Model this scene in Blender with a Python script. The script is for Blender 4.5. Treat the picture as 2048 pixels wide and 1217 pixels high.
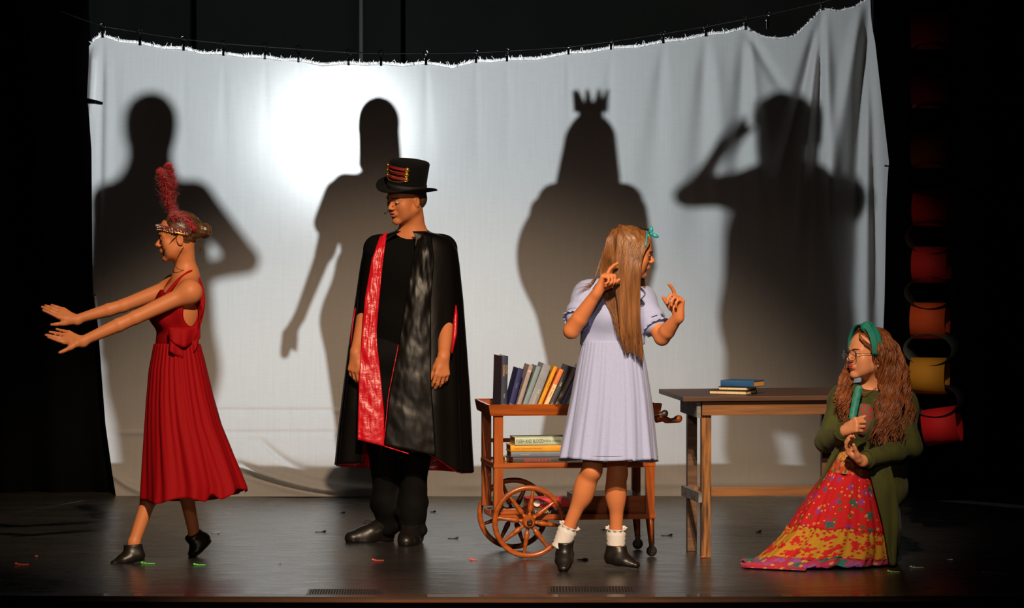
import bpy, bmesh, math, random
import numpy as np
from mathutils import Vector, Matrix, Euler

for o in list(bpy.data.objects):
    bpy.data.objects.remove(o, do_unlink=True)
SC = bpy.context.scene
COL = SC.collection
R = math.radians

# ------------------------------------------------------------------ camera, light, exposure
F_PX = 11460.0
CAM = Vector((0, -27.3, 2.4))
PITCH = math.atan(501.5 / F_PX)
cd = bpy.data.cameras.new('camera')
cd.sensor_width = 36
cd.lens = F_PX / 2048 * 36
cd.clip_end = 200
cam = bpy.data.objects.new('camera', cd)
cam.location = CAM
cam.rotation_euler = (R(90) - PITCH, 0, 0)
COL.objects.link(cam)
SC.camera = cam
SC.view_settings.view_transform = 'Standard'
SC.view_settings.look = 'None'
SC.view_settings.gamma = 1
SC.view_settings.exposure = 0.0
SC.view_settings.use_curve_mapping = False
w = bpy.data.worlds.new('dark_theatre')
SC.world = w
w.use_nodes = True
w.node_tree.nodes['Background'].inputs[0].default_value = (0.35, 0.42, 0.5, 1)
w.node_tree.nodes['Background'].inputs[1].default_value = 0.006

def spot(name, loc, target, watts, color, angle, blend, radius):
    l = bpy.data.lights.new(name, 'SPOT')
    l.energy = watts; l.color = color; l.spot_size = R(angle); l.spot_blend = blend
    l.shadow_soft_size = radius
    o = bpy.data.objects.new(name, l)
    o.location = loc
    d = Vector(target) - Vector(loc)
    o.rotation_euler = d.to_track_quat('-Z', 'Y').to_euler()
    COL.objects.link(o)
    return o

SHEET_Y = 3.75
LAMP = Vector((-1.035, SHEET_Y + 4.0, 1.93))
# the shadow-play lamp behind the sheet
spot('backstage_lamp_light', LAMP + Vector((0, -0.12, 0)), LAMP + Vector((0.05, -4, -0.25)), 1020, (0.94, 0.98, 1.0), 118, 1.0, 0.075)
# dim blue-green spot added to brighten the back wall and pole
spot('added_back_wall_light', (-0.9, 8.6, 0.9), (-1.3, 11.0, 3.0), 5, (0.75, 1.0, 0.95), 120, 1.0, 0.15)
# warm front-of-house profile spots, high over the audience
KEY = (1.0, 0.74, 0.50)
spot('front_key_light', (0.9, -13.0, 9.2), (-0.22, 0.0, 0.78), 9400, KEY, 18.8, 0.55, 0.09)
spot('front_centre_light', (0.5, -13.3, 8.6), (0.50, -0.5, 0.62), 3600, KEY, 10.0, 0.95, 0.09)
# soft low fill added from the front to lift the lower sheet
spot('added_low_fill_light', (-0.3, -24.0, 5.0), (0.0, 0.0, 0.45), 2000, (1.0, 0.80, 0.66), 11.0, 1.0, 0.25)

# ------------------------------------------------------------------ photograph pixel -> world point at a given depth
def W(px, py, Y):
    x = (px - 1024) / F_PX; u = (608.5 - py) / F_PX
    c, s = math.cos(PITCH), math.sin(PITCH)
    d = Vector((x, c + u * s, -s + u * c))
    return CAM + d * ((Y - CAM.y) / d.y)
def G(px, py, z=0.0):
    x = (px - 1024) / F_PX; u = (608.5 - py) / F_PX
    c, s = math.cos(PITCH), math.sin(PITCH)
    d = Vector((x, c + u * s, -s + u * c))
    return CAM + d * ((z - CAM.z) / d.z)
def interp(pts, x):
    return float(np.interp(x, [p[0] for p in pts], [p[1] for p in pts]))

# ------------------------------------------------------------------ tagging and mesh helpers
def tag(o, label=None, cat=None, group=None, kind=None):
    if label: o['label'] = label
    if cat: o['category'] = cat
    if group: o['group'] = group
    if kind: o['kind'] = kind
    return o
def thing(name, label, cat, loc=(0, 0, 0), rz=0, group=None):
    o = bpy.data.objects.new(name, None)
    o.empty_display_size = 0.1
    o.location = loc; o.rotation_euler = (0, 0, rz)
    COL.objects.link(o)
    return tag(o, label, cat, group)
def attach(o, parent):
    """parent, leaving the object's own coordinates as local coordinates"""
    if parent is not None: o.parent = parent
    return o
def link_mesh(name, me, mats, parent=None, smooth=False, world=False):
    o = bpy.data.objects.new(name, me)
    if mats is not None:
        for m in (mats if isinstance(mats, (list, tuple)) else [mats]): me.materials.append(m)
    COL.objects.link(o)
    if smooth:
        me.polygons.foreach_set('use_smooth', [True] * len(me.polygons))
    if parent is not None:
        o.parent = parent
        if world:
            pm = parent_matrix(parent)
            me.transform(pm.inverted())
    return o
def parent_matrix(p):
    m = Matrix.LocRotScale(p.location, p.rotation_euler, p.scale)
    return parent_matrix(p.parent) @ m if p.parent else m
def from_bm(name, bm, mats, parent=None, smooth=False, world=False):
    me = bpy.data.meshes.new(name)
    bmesh.ops.recalc_face_normals(bm, faces=bm.faces)
    bm.to_mesh(me); bm.free()
    return link_mesh(name, me, mats, parent, smooth, world)
def from_py(name, v, f, mats, parent=None, smooth=True, world=False, uv=None):
    me = bpy.data.meshes.new(name)
    me.from_pydata([tuple(p) for p in v], [], f)
    if uv is not None:
        ul = me.uv_layers.new(name='UVMap')
        for lp in me.loops: ul.data[lp.index].uv = uv[lp.vertex_index]
    me.update()
    return link_mesh(name, me, mats, parent, smooth, world)

def add_box(bm, c, s, rot=None, bevel=0.0, taper=None):
    r = bmesh.ops.create_cube(bm, size=1.0)
    vs = r['verts']
    for v in vs:
        v.co = Vector((v.co.x * s[0], v.co.y * s[1], v.co.z * s[2]))
        if taper and v.co.z < 0:
            v.co.x *= taper; v.co.y *= taper
    if bevel:
        es = list({e for v in vs for e in v.link_edges})
        rr = bmesh.ops.bevel(bm, geom=es, offset=bevel, segments=2, affect='EDGES', profile=0.6)
        vs = list({v for f in rr['faces'] for v in f.verts} | set(v for v in vs if v.is_valid))
    M = Matrix.Translation(Vector(c)) @ (rot.to_matrix().to_4x4() if rot else Matrix.Identity(4))
    bmesh.ops.transform(bm, matrix=M, verts=vs)
    return vs
def frame_for(d):
    d = Vector(d).normalized()
    a = Vector((0, 0, 1)) if abs(d.z) < 0.9 else Vector((1, 0, 0))
    u = d.cross(a).normalized(); v = d.cross(u).normalized()
    return u, v
def add_tube(bm, pts, rads, n=10, cap=True, mi=0):
    pts = [Vector(p) for p in pts]
    if not isinstance(rads, (list, tuple)): rads = [rads] * len(pts)
    rings = []; u = None
    for i, p in enumerate(pts):
        d = (pts[min(i + 1, len(pts) - 1)] - pts[max(i - 1, 0)])
        d = d.normalized() if d.length > 1e-9 else Vector((0, 0, 1))
        if u is None: u, _ = frame_for(d)
        else:
            u = u - d * u.dot(d)
            u = u.normalized() if u.length > 1e-6 else frame_for(d)[0]
        v = d.cross(u)
        rings.append([bm.verts.new(p + (u * math.cos(2 * math.pi * k / n) + v * math.sin(2 * math.pi * k / n)) * rads[i]) for k in range(n)])
    for a, b in zip(rings, rings[1:]):
        for k in range(n):
            f = bm.faces.new((a[k], a[(k + 1) % n], b[(k + 1) % n], b[k])); f.material_index = mi; f.smooth = True
    if cap:
        for rg in (rings[0][::-1], rings[-1]):
            f = bm.faces.new(rg); f.material_index = mi
    return rings
def add_lathe(bm, prof, n=24, M=Matrix.Identity(4)):
    """prof: list of (radius, z)"""
    rings = []
    for r_, z in prof:
        rings.append([bm.verts.new(M @ Vector((r_ * math.cos(2 * math.pi * k / n), r_ * math.sin(2 * math.pi * k / n), z))) for k in range(n)])
    for a, b in zip(rings, rings[1:]):
        for k in range(n):
            f = bm.faces.new((a[k], a[(k + 1) % n], b[(k + 1) % n], b[k])); f.smooth = True
    bm.faces.new(rings[0][::-1]); bm.faces.new(rings[-1])
def add_ball(bm, c, r, seg=12, sc=(1, 1, 1), rot=None):
    rr = bmesh.ops.create_uvsphere(bm, u_segments=seg, v_segments=max(6, seg * 2 // 3), radius=1)
    M = Matrix.Translation(Vector(c)) @ (rot.to_matrix().to_4x4() if rot else Matrix.Identity(4)) @ Matrix.Diagonal((r * sc[0], r * sc[1], r * sc[2], 1))
    bmesh.ops.transform(bm, matrix=M, verts=rr['verts'])
    for v in rr['verts']:
        for f in v.link_faces: f.smooth = True
def text_obj(name, body, size, mat, parent, M, squeeze=1.0, extrude=0.0002):
    """flat lettering converted to a mesh; M places it (text lies in local XY, facing +Z)"""
    cu = bpy.data.curves.new(name, 'FONT')
    cu.body = body; cu.size = size; cu.extrude = extrude; cu.align_x = 'CENTER'; cu.align_y = 'CENTER'
    cu.resolution_u = 3
    t = bpy.data.objects.new(name, cu)
    COL.objects.link(t)
    dg = bpy.context.evaluated_depsgraph_get()
    me = bpy.data.meshes.new_from_object(t.evaluated_get(dg))
    bpy.data.objects.remove(t, do_unlink=True)
    me.transform(Matrix.Diagonal((squeeze, 1, 1, 1)))
    me.transform(M)
    me.materials.clear()
    return link_mesh(name, me, mat, parent)

# ------------------------------------------------------------------ materials
MATS = {}
def mat(name, col, rough=0.6, metal=0.0, spec=0.5, sheen=0.0, bump=None, var=None, coat=0.0, emit=None, alpha=None, sub=0.0):
    """bump=(scale_vec, strength, distance)   var=(scale_vec, second_colour, lo, hi)"""
    if name in MATS: return MATS[name]
    m = bpy.data.materials.new(name); m.use_nodes = True
    nt = m.node_tree; N = nt.nodes; L = nt.links
    b = N['Principled BSDF']
    b.inputs['Base Color'].default_value = (*col, 1)
    b.inputs['Roughness'].default_value = rough
    b.inputs['Metallic'].default_value = metal
    b.inputs['Specular IOR Level'].default_value = spec
    b.inputs['Sheen Weight'].default_value = sheen
    b.inputs['Coat Weight'].default_value = coat
    if sub:
        b.inputs['Subsurface Weight'].default_value = sub
        b.inputs['Subsurface Radius'].default_value = (0.012, 0.005, 0.003)
        b.inputs['Subsurface Scale'].default_value = 1.0
    if emit:
        b.inputs['Emission Color'].default_value = (*emit[0], 1); b.inputs['Emission Strength'].default_value = emit[1]
    tc = N.new('ShaderNodeTexCoord')
    if var:
        mp = N.new('ShaderNodeMapping'); mp.inputs['Scale'].default_value = var[0]
        L.new(tc.outputs['Object'], mp.inputs[0])
        nz = N.new('ShaderNodeTexNoise'); nz.inputs['Scale'].default_value = 1.0; nz.inputs['Detail'].default_value = 5
        L.new(mp.outputs[0], nz.inputs['Vector'])
        rp = N.new('ShaderNodeValToRGB')
        rp.color_ramp.elements[0].position = var[2]; rp.color_ramp.elements[1].position = var[3]
        rp.color_ramp.elements[0].color = (*col, 1); rp.color_ramp.elements[1].color = (*var[1], 1)
        L.new(nz.outputs['Fac'], rp.inputs[0]); L.new(rp.outputs[0], b.inputs['Base Color'])
    if bump:
        mp = N.new('ShaderNodeMapping'); mp.inputs['Scale'].default_value = bump[0]
        L.new(tc.outputs['Object'], mp.inputs[0])
        nz = N.new('ShaderNodeTexNoise'); nz.inputs['Scale'].default_value = 1.0; nz.inputs['Detail'].default_value = 4
        L.new(mp.outputs[0], nz.inputs['Vector'])
        bp = N.new('ShaderNodeBump'); bp.inputs['Strength'].default_value = bump[1]; bp.inputs['Distance'].default_value = bump[2]
        L.new(nz.outputs['Fac'], bp.inputs['Height']); L.new(bp.outputs[0], b.inputs['Normal'])
    MATS[name] = m
    return m

def wood(name, c1, c2, scale=(4, 60, 60), rough=0.4, coat=0.0, bump=0.3):
    if name in MATS: return MATS[name]
    m = mat(name, c1, rough=rough, coat=coat, var=(scale, c2, 0.35, 0.68), bump=(scale, bump, 0.002))
    return m

BLACK_DRAPE = mat('black_velvet_drape', (0.0035, 0.0035, 0.004), 0.95, spec=0.1, sheen=0.0)
# ------------------------------------------------------------------ the setting: stage floor, front edge, backstage walls
def floor_material():
    m = bpy.data.materials.new('worn_dark_grey_stage_floor'); m.use_nodes = True
    nt = m.node_tree; N = nt.nodes; L = nt.links; b = N['Principled BSDF']
    tc = N.new('ShaderNodeTexCoord')
    def noise(scale, detail=5, w=0):
        mp = N.new('ShaderNodeMapping'); mp.inputs['Scale'].default_value = scale; mp.inputs['Location'].default_value = (w, w, 0)
        L.new(tc.outputs['Object'], mp.inputs[0])
        nz = N.new('ShaderNodeTexNoise'); nz.inputs['Scale'].default_value = 1; nz.inputs['Detail'].default_value = detail
        L.new(mp.outputs[0], nz.inputs['Vector']); return nz
    n1 = noise((0.8, 3.0, 1)); n2 = noise((5, 14, 1), 6, 4); n3 = noise((50, 120, 1), 4, 9)
    rp = N.new('ShaderNodeValToRGB'); rp.color_ramp.elements[0].position = .35; rp.color_ramp.elements[1].position = .7
    rp.color_ramp.elements[0].color = (.020, .019, .018, 1); rp.color_ramp.elements[1].color = (.040, .036, .032, 1)
    L.new(n1.outputs['Fac'], rp.inputs[0]); L.new(rp.outputs[0], b.inputs['Base Color'])
    rr = N.new('ShaderNodeMapRange'); rr.inputs[1].default_value = .3; rr.inputs[2].default_value = .75
    rr.inputs[3].default_value = .25; rr.inputs[4].default_value = .34
    L.new(n2.outputs['Fac'], rr.inputs[0]); L.new(rr.outputs[0], b.inputs['Roughness'])
    b.inputs['Specular IOR Level'].default_value = .55
    # short scratches: thin noise ridges
    mx = N.new('ShaderNodeMath'); mx.operation = 'MULTIPLY_ADD'; mx.inputs[1].default_value = .5
    L.new(n3.outputs['Fac'], mx.inputs[0]); L.new(n2.outputs['Fac'], mx.inputs[2])
    bp = N.new('ShaderNodeBump'); bp.inputs['Strength'].default_value = .14; bp.inputs['Distance'].default_value = .0012
    L.new(mx.outputs[0], bp.inputs['Height']); L.new(bp.outputs[0], b.inputs['Normal'])
    return m
FLOOR_MAT = floor_material()
LIP_Y = G(1024, 1191).y            # the front edge of the stage boards
# floor outline: gently bowed apron
def lip_y(x):
    return LIP_Y + 0.012 * (x * x) * 1.0
bm = bmesh.new()
xs = np.linspace(-7, 7, 57)
front = [bm.verts.new((x, lip_y(x), 0)) for x in xs]
back = [bm.verts.new((x, 14.0, 0)) for x in xs]
for i in range(56): bm.faces.new((front[i], front[i + 1], back[i + 1], back[i]))
me = bpy.data.meshes.new('floor'); bm.to_mesh(me); bm.free()
tag(link_mesh('floor', me, FLOOR_MAT), kind='structure')

def apron_strip(name, y0, y1, z0, z1, m, kind='structure'):
    bm = bmesh.new(); a = []
    for x in xs:
        a.append([bm.verts.new((x, lip_y(x) + yy, zz)) for yy, zz in ((y0, z0), (y1, z0), (y1, z1), (y0, z1))])
    for p, q in zip(a, a[1:]):
        for k in range(4): bm.faces.new((p[k], p[(k + 1) % 4], q[(k + 1) % 4], q[k]))
    return tag(from_bm(name, bm, m), kind=kind)
apron_strip('trim_1', -0.13, -0.004, -0.014, 0.004, wood('worn_brown_stage_edge', (.10, .052, .026), (.055, .030, .016), (3, 60, 10), .38, .2))
apron_strip('trim_2', -0.142, -0.131, -0.020, -0.008, wood('orange_stage_nosing', (.20, .070, .016), (.12, .04, .01), (3, 60, 10), .4, .2))
apron_strip('wall_stage_front', -0.11, -0.09, -1.3, -0.016, mat('black_stage_skirt', (.004, .004, .004), .9, spec=.1))
bm = bmesh.new(); add_box(bm, (0, -16, -1.35), (20, 18, .1))
tag(from_bm('floor_auditorium', bm, mat('dark_auditorium_carpet', (.006, .006, .007), .95, spec=.1)), kind='structure')
# back wall, side walls of the stage house
wall_m = mat('black_green_backstage_wall', (.20, .27, .27), .7, var=((.6, .6, .25), (.11, .16, .16), .35, .7), spec=.3)
bm = bmesh.new(); add_box(bm, (0, 11.0, 3.2), (14, .2, 6.6)); tag(from_bm('wall_back', bm, wall_m), kind='structure')
for nm, x in (('wall_left', -6.6), ('wall_right', 6.6)):
    bm = bmesh.new(); add_box(bm, (x, 4.5, 3.2), (.2, 13.2, 6.6)); tag(from_bm(nm, bm, BLACK_DRAPE), kind='structure')
# joint battens on the back wall
for i, px in enumerate((388, 806)):
    p = W(px, 40, 10.88)
    bm = bmesh.new(); add_box(bm, (p.x, 10.88, 3.2), (.03, .02, 6.4)); tag(from_bm('trim_%d' % (3 + i), bm, BLACK_DRAPE), kind='structure')
# backstage platform on which the shadow players stand
riser_h = .33
bm = bmesh.new(); add_box(bm, (0.05, SHEET_Y + .35 + 1.35, riser_h / 2), (7.2, 2.7, riser_h), bevel=.01)
tag(from_bm('stage_platform', bm, mat('matt_black_platform', (.012, .012, .012), .85, spec=.2)),
    'low black platform standing behind the white sheet, its edge making the unlit band', 'platform')

def drape(name, x0, x1, y, z0, z1, label, folds=9, amp=.06, tilt=0.0, seed=1):
    rnd = random.Random(seed); n = folds * 10; v = []; f = []
    ph = [rnd.uniform(-.5, .5) for _ in range(folds + 2)]
    for j in range(9):
        t = j / 8; z = z0 + (z1 - z0) * t
        for i in range(n + 1):
            u = i / n
            x = x0 + (x1 + tilt * (1 - min(t * 1.6, 1)) - x0) * u
            yy = y + amp * math.sin(u * folds * 2 * math.pi + ph[int(u * folds)]) * (1 - .25 * t)
            v.append((x, yy, z))
    for j in range(8):
        for i in range(n): a = j * (n + 1) + i; f.append((a, a + 1, a + n + 2, a + n + 1))
    o = from_py(name, v, f, BLACK_DRAPE)
    md = o.modifiers.new('thickness', 'SOLIDIFY'); md.thickness = .006
    tag(o, label, 'curtain')
    return o
xl = W(178, 20, SHEET_Y + .2).x; xl2 = W(252, 985, SHEET_Y + .2).x
drape('leg_curtain', -6.2, xl, SHEET_Y + .22, .0, 4.2, 'black leg curtain left of the white sheet', 14, .04, tilt=xl2 - xl, seed=2)
xr = W(1746, 500, SHEET_Y + .2).x
drape('leg_curtain', xr, 6.2, SHEET_Y + .22, .0, 4.2, 'black leg curtain right of the sheet, behind the paper chain', 12, .04, seed=5)

# ------------------------------------------------------------------ the white shadow-play sheet
TOP = [(178, 92), (190, 80), (205, 72), (240, 84), (280, 87), (325, 97), (367, 98), (405, 108), (447, 108), (490, 115), (530, 115), (562, 121), (597, 121),
       (645, 131), (697, 127), (730, 130), (762, 128), (805, 132), (852, 127), (905, 136), (952, 123), (985, 124), (1014, 120), (1075, 119), (1137, 107), (1180, 105),
       (1222, 97), (1275, 95), (1327, 84), (1370, 80), (1412, 70), (1450, 67), (1490, 57), (1525, 74), (1560, 78), (1590, 72), (1615, 48), (1645, 18), (1675, 22),
       (1705, 16), (1735, 0), (1741, 0)]
LEFT = [(92, 178), (200, 174), (215, 177), (300, 183), (560, 185), (600, 188), (650, 196), (760, 204), (850, 211), (950, 225), (993, 232)]
RIGHT = [(0, 1740), (100, 1752), (325, 1778), (345, 1776), (400, 1773), (600, 1769), (650, 1767), (993, 1758)]
def edge_x(tab, py): return interp(tab, py)
CLIPS = [205, 280, 367, 447, 530, 597, 697, 762, 852, 952, 1014, 1137, 1222, 1327, 1412, 1490, 1645]
ROPE = [(120, 22), (168, 40), (205, 52), (280, 65), (367, 78), (447, 87), (530, 93), (597, 98), (697, 105), (722, 106), (762, 107), (852, 107), (952, 105), (1014, 102),
        (1137, 94), (1222, 83), (1327, 67), (1412, 53), (1490, 38), (1540, 28), (1645, 4), (1700, -12), (1900, -70)]
def sheet_y(px, py):
    """folds of the cloth, metres towards the audience (negative) or backstage"""
    y = 0.0
    x = (px - 1024) / 369.; z = (993 - py) / 369.
    y += .010 * math.sin(x * 2.1 + z * .4) + .006 * math.sin(x * 5.3 - z * 1.1 + 1)
    # drape folds falling from the clips of the right third
    def ridge(x0, y0, x1, y1, w0, w1, a, p=1.0):
        t = (py - y0) / (y1 - y0)
        if t < 0 or t > 1.3: return 0
        tt = min(t, 1)
        cx = x0 + (x1 - x0) * tt; ww = w0 + (w1 - w0) * tt
        fade = min(1, t * 5) * max(0, min(1, (1.3 - t) / .5))
        return a * math.exp(-((px - cx) / ww) ** 2) * fade
    y -= ridge(1490, 57, 1470, 520, 9, 34, .035)
    y += ridge(1500, 57, 1530, 520, 8, 26, .022)
    y -= ridge(1412, 70, 1395, 470, 8, 34, .026)
    y += ridge(1430, 70, 1450, 470, 12, 28, .015)
    y -= ridge(1645, 18, 1545, 420, 7, 24, .055)
    y += ridge(1640, 24, 1592, 470, 6, 18, .040)
    y -= ridge(1645, 18, 1625, 560, 6, 20, .045)
    y += ridge(1650, 24, 1668, 620, 9, 26, .045)
    y -= ridge(1735, 2, 1700, 620, 8, 22, .055)
    y += ridge(1722, 6, 1655, 400, 8, 22, .040)
    y -= ridge(1738, 6, 1752, 640, 6, 14, .040)
    y += ridge(1740, 60, 1728, 990, 8, 20, .035)
    y -= ridge(1490, 57, 1565, 180, 10, 14, .020)
    y -= ridge(1327, 84, 1300, 420, 6, 34, .016)
    y -= ridge(1222, 97, 1205, 420, 5, 24, .008)
    for c, a_ in ((367, .004), (447, .002), (530, .0012), (597, .0010), (697, .0010), (762, .0012), (852, .002), (952, .004), (1014, .005), (1137, .006)): y -= ridge(c, 108, c + 3, 330, 3, 16, a_)
    y -= ridge(205, 72, 196, 560, 7, 9, .030)
    y += ridge(188, 92, 181, 220, 7, 6, .05)
    y -= ridge(230, 85, 228, 700, 10, 26, .012)
    # stitched seams low on the left half
    lw = max(0, min(1, (760 - px) / 60)) * max(0, min(1, (px - 200) / 60))
    y -= .010 * math.exp(-((py - 866) / 4.0) ** 2) * lw
    y -= .012 * math.exp(-((py - 822) / 4.0) ** 2) * lw * max(0, min(1, (px - 300) / 100))
    # slack cloth sagging onto the floor, heaviest between 430 and 740 px
    b = max(0, min(1, (py - 905) / 88))
    s = math.exp(-((px - 600) / 150) ** 2)
    y -= b * b * (.05 + .10 * s) + .012 * b * math.sin(px * .021) 
    def sw(x0, y0, x1, y1, a, wd):
        # a curved swag ridge
        if px < x0 - 30 or px > x1 + 30: return 0
        t = (px - x0) / (x1 - x0); cy = y0 + (y1 - y0) * (1 - (1 - min(max(t, 0), 1)) ** 1.8)
        e = max(0, min(1, (px - x0 + 30) / 60)) * max(0, min(1, (x1 + 30 - px) / 60))
        return a * math.exp(-((py - cy) / wd) ** 2) * e
    y += -sw(480, 930, 720, 985, .060, 7) + sw(470, 945, 700, 993, .03, 7) - sw(560, 945, 760, 978, .045, 6) - sw(215, 940, 300, 985, .03, 8)
    y -= sw(520, 880, 640, 948, .02, 9)
    y -= sw(900, 972, 1380, 968, .02, 9) + sw(1380, 968, 1640, 965, .015, 8)
    return y
nx, nz = 420, 240
v = []; f = []; uv = []
rnd = random.Random(4)
for j in range(nz + 1):
    t = j / nz
    for i in range(nx + 1):
        u = i / nx
        # first guess of the column then its top and bottom
        px0 = 178 + (1741 - 178) * u
        pt = interp(TOP, px0)
        pyb = 994
        tj = t ** 1.0
        py = pt + (pyb - pt) * tj
        xl_, xr_ = edge_x(LEFT, max(py, 92)), edge_x(RIGHT, py)
        k = min(1, t * 12)
        px = (1 - k) * px0 + k * (xl_ + (xr_ - xl_) * u) if k < 1 else xl_ + (xr_ - xl_) * u
        p = W(px, py, SHEET_Y + sheet_y(px, py))
        v.append(p); uv.append((u * 4.2, t * 2.4))
for j in range(nz):
    for i in range(nx):
        a = j * (nx + 1) + i; f.append((a, a + nx + 1, a + nx + 2, a + 1))

def sheet_material():
    m = bpy.data.materials.new('white_muslin_sheet'); m.use_nodes = True
    nt = m.node_tree; N = nt.nodes; L = nt.links
    N.clear(); out = N.new('ShaderNodeOutputMaterial')
    tc = N.new('ShaderNodeTexCoord')
    mp = N.new('ShaderNodeMapping'); mp.inputs['Scale'].default_value = (14, 14, 150); L.new(tc.outputs['Object'], mp.inputs[0])
    nz_ = N.new('ShaderNodeTexNoise'); nz_.inputs['Scale'].default_value = 1; nz_.inputs['Detail'].default_value = 6; L.new(mp.outputs[0], nz_.inputs['Vector'])
    mp2 = N.new('ShaderNodeMapping'); mp2.inputs['Scale'].default_value = (60, 20, 4); L.new(tc.outputs['Object'], mp2.inputs[0])
    nb_ = N.new('ShaderNodeTexNoise'); nb_.inputs['Scale'].default_value = 1; nb_.inputs['Detail'].default_value = 5; L.new(mp2.outputs[0], nb_.inputs['Vector'])
    ad = N.new('ShaderNodeMath'); ad.operation = 'ADD'; L.new(nz_.outputs['Fac'], ad.inputs[0]); L.new(nb_.outputs['Fac'], ad.inputs[1])
    mr = N.new('ShaderNodeMapRange'); mr.inputs[1].default_value = .7; mr.inputs[2].default_value = 1.3; mr.inputs[3].default_value = .93; mr.inputs[4].default_value = 1.0
    L.new(ad.outputs[0], mr.inputs[0])
    def tint(c):
        q = N.new('ShaderNodeMix'); q.data_type = 'RGBA'; q.blend_type = 'MULTIPLY'; q.inputs[0].default_value = 1
        q.inputs[6].default_value = (*c, 1); L.new(mr.outputs[0], q.inputs[7]); return q.outputs[2]
    bp = N.new('ShaderNodeBump'); bp.inputs['Strength'].default_value = .12; bp.inputs['Distance'].default_value = .001; L.new(ad.outputs[0], bp.inputs['Height'])
    d = N.new('ShaderNodeBsdfDiffuse'); L.new(tint((.62, .58, .55)), d.inputs[0]); L.new(bp.outputs[0], d.inputs['Normal'])
    tr = N.new('ShaderNodeBsdfTranslucent'); L.new(tint((.60, .62, .62)), tr.inputs[0]); L.new(bp.outputs[0], tr.inputs['Normal'])
    rf = N.new('ShaderNodeBsdfRefraction'); rf.inputs['Color'].default_value = (.9, .92, .92, 1); rf.inputs['Roughness'].default_value = .46; rf.inputs['IOR'].default_value = 1.2
    m1 = N.new('ShaderNodeMixShader'); m1.inputs[0].default_value = .5; L.new(d.outputs[0], m1.inputs[1]); L.new(tr.outputs[0], m1.inputs[2])
    rf2 = N.new('ShaderNodeBsdfRefraction'); rf2.inputs['Color'].default_value = (.9, .92, .92, 1); rf2.inputs['Roughness'].default_value = .7; rf2.inputs['IOR'].default_value = 1.25
    m0 = N.new('ShaderNodeMixShader'); m0.inputs[0].default_value = .010; L.new(m1.outputs[0], m0.inputs[1]); L.new(rf2.outputs[0], m0.inputs[2])
    m2 = N.new('ShaderNodeMixShader'); m2.inputs[0].default_value = .005; L.new(m0.outputs[0], m2.inputs[1]); L.new(rf.outputs[0], m2.inputs[2])
    L.new(m2.outputs[0], out.inputs[0])
    return m
SHEET_MAT = sheet_material()
sheet = thing('shadow_sheet', 'large white cloth sheet hung across the stage, lit from behind with four shadows', 'sheet', (0, SHEET_Y, 0))
from_py('cloth', v, f, SHEET_MAT, sheet, world=True, uv=uv)
# frayed top edge: hundreds of short threads, one piece of fringe
bm = bmesh.new(); rnd = random.Random(11)
for k in range(3400):
    px = rnd.uniform(182, 1738)
    big = 1.0 if px < 1500 else .5
    py = interp(TOP, px)
    yy = SHEET_Y + sheet_y(px, py) + rnd.uniform(-.004, .004)
    l = rnd.uniform(3, 6) * big * (2.0 if rnd.random() < .03 else 1)
    p0 = W(px, py + 2, yy); p1 = W(px + rnd.uniform(-3, 3), py - l * .5, yy - .002); p2 = W(px + rnd.uniform(-5, 5), py - l, yy + rnd.uniform(-.01, .01))
    r_ = .0015; q_ = [bm.verts.new(p_ + Vector((s_ * w_, 0, 0))) for p_, w_ in ((p0, r_), (p1, r_ * .8), (p2, r_ * .4)) for s_ in (-1, 1)]
    bm.faces.new((q_[0], q_[1], q_[3], q_[2])); bm.faces.new((q_[2], q_[3], q_[5], q_[4]))
FRAY = bpy.data.materials.new('white_cotton_threads'); FRAY.use_nodes = True; _n = FRAY.node_tree; _n.nodes.clear(); _o = _n.nodes.new('ShaderNodeOutputMaterial'); _t = _n.nodes.new('ShaderNodeBsdfTranslucent'); _t.inputs[0].default_value = (.95, .95, .95, 1); _n.links.new(_t.outputs[0], _o.inputs[0])
fr = from_bm('frayed_edge', bm, FRAY, sheet, world=True); fr['kind'] = 'stuff'
# the cable
bm = bmesh.new()
cable_pts = [W(px, py, SHEET_Y + .01) for px, py in ROPE]
pts = []
for a, b in zip(cable_pts, cable_pts[1:]):
    for k in range(4): pts.append(a.lerp(b, k / 4))
pts.append(cable_pts[-1])
add_tube(bm, pts, .0032, 6)
tag(from_bm('wire_cable', bm, mat('bright_steel_wire', (.62, .66, .70), .4, .2)), 'thin steel wire from which the white sheet hangs', 'cable')
# spring clips with rings
CLIPM = mat('black_clip_metal', (.012, .012, .014), .35, .6); CLIPW = mat('bright_clip_rivet', (.7, .75, .78), .2, 1.0)
def clip_mesh():
    bm = bmesh.new()
    for k in range(14):
        a0 = 2 * math.pi * k / 14; a1 = 2 * math.pi * (k + 1) / 14
        add_tube(bm, [(.014 * math.cos(a0), 0, .014 * math.sin(a0)), (.014 * math.cos(a1), 0, .014 * math.sin(a1))], .0022, 5)
    me1 = bpy.data.meshes.new('ring'); bm.to_mesh(me1); bm.free()
    bm = bmesh.new()
    for s in (-1, 1):
        add_box(bm, (0, s * .004, -.036), (.012, .003, .034), Euler((s * .12, 0, 0)), .001)
        add_tube(bm, [(-.006, s * .009, -.02), (.006, s * .009, -.02)], .003, 6)
    me2 = bpy.data.meshes.new('jaws'); bm.to_mesh(me2); bm.free()
    bm = bmesh.new(); add_ball(bm, (.005, -.010, -.003), .0035, 8); add_ball(bm, (-.006, -.008, -.022), .003, 8)
    me3 = bpy.data.meshes.new('rivet'); bm.to_mesh(me3); bm.free()
    for me, mm in ((me1, CLIPM), (me2, CLIPM), (me3, CLIPW)): me.materials.append(mm)
    return me1, me2, me3
cm = clip_mesh()
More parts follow.
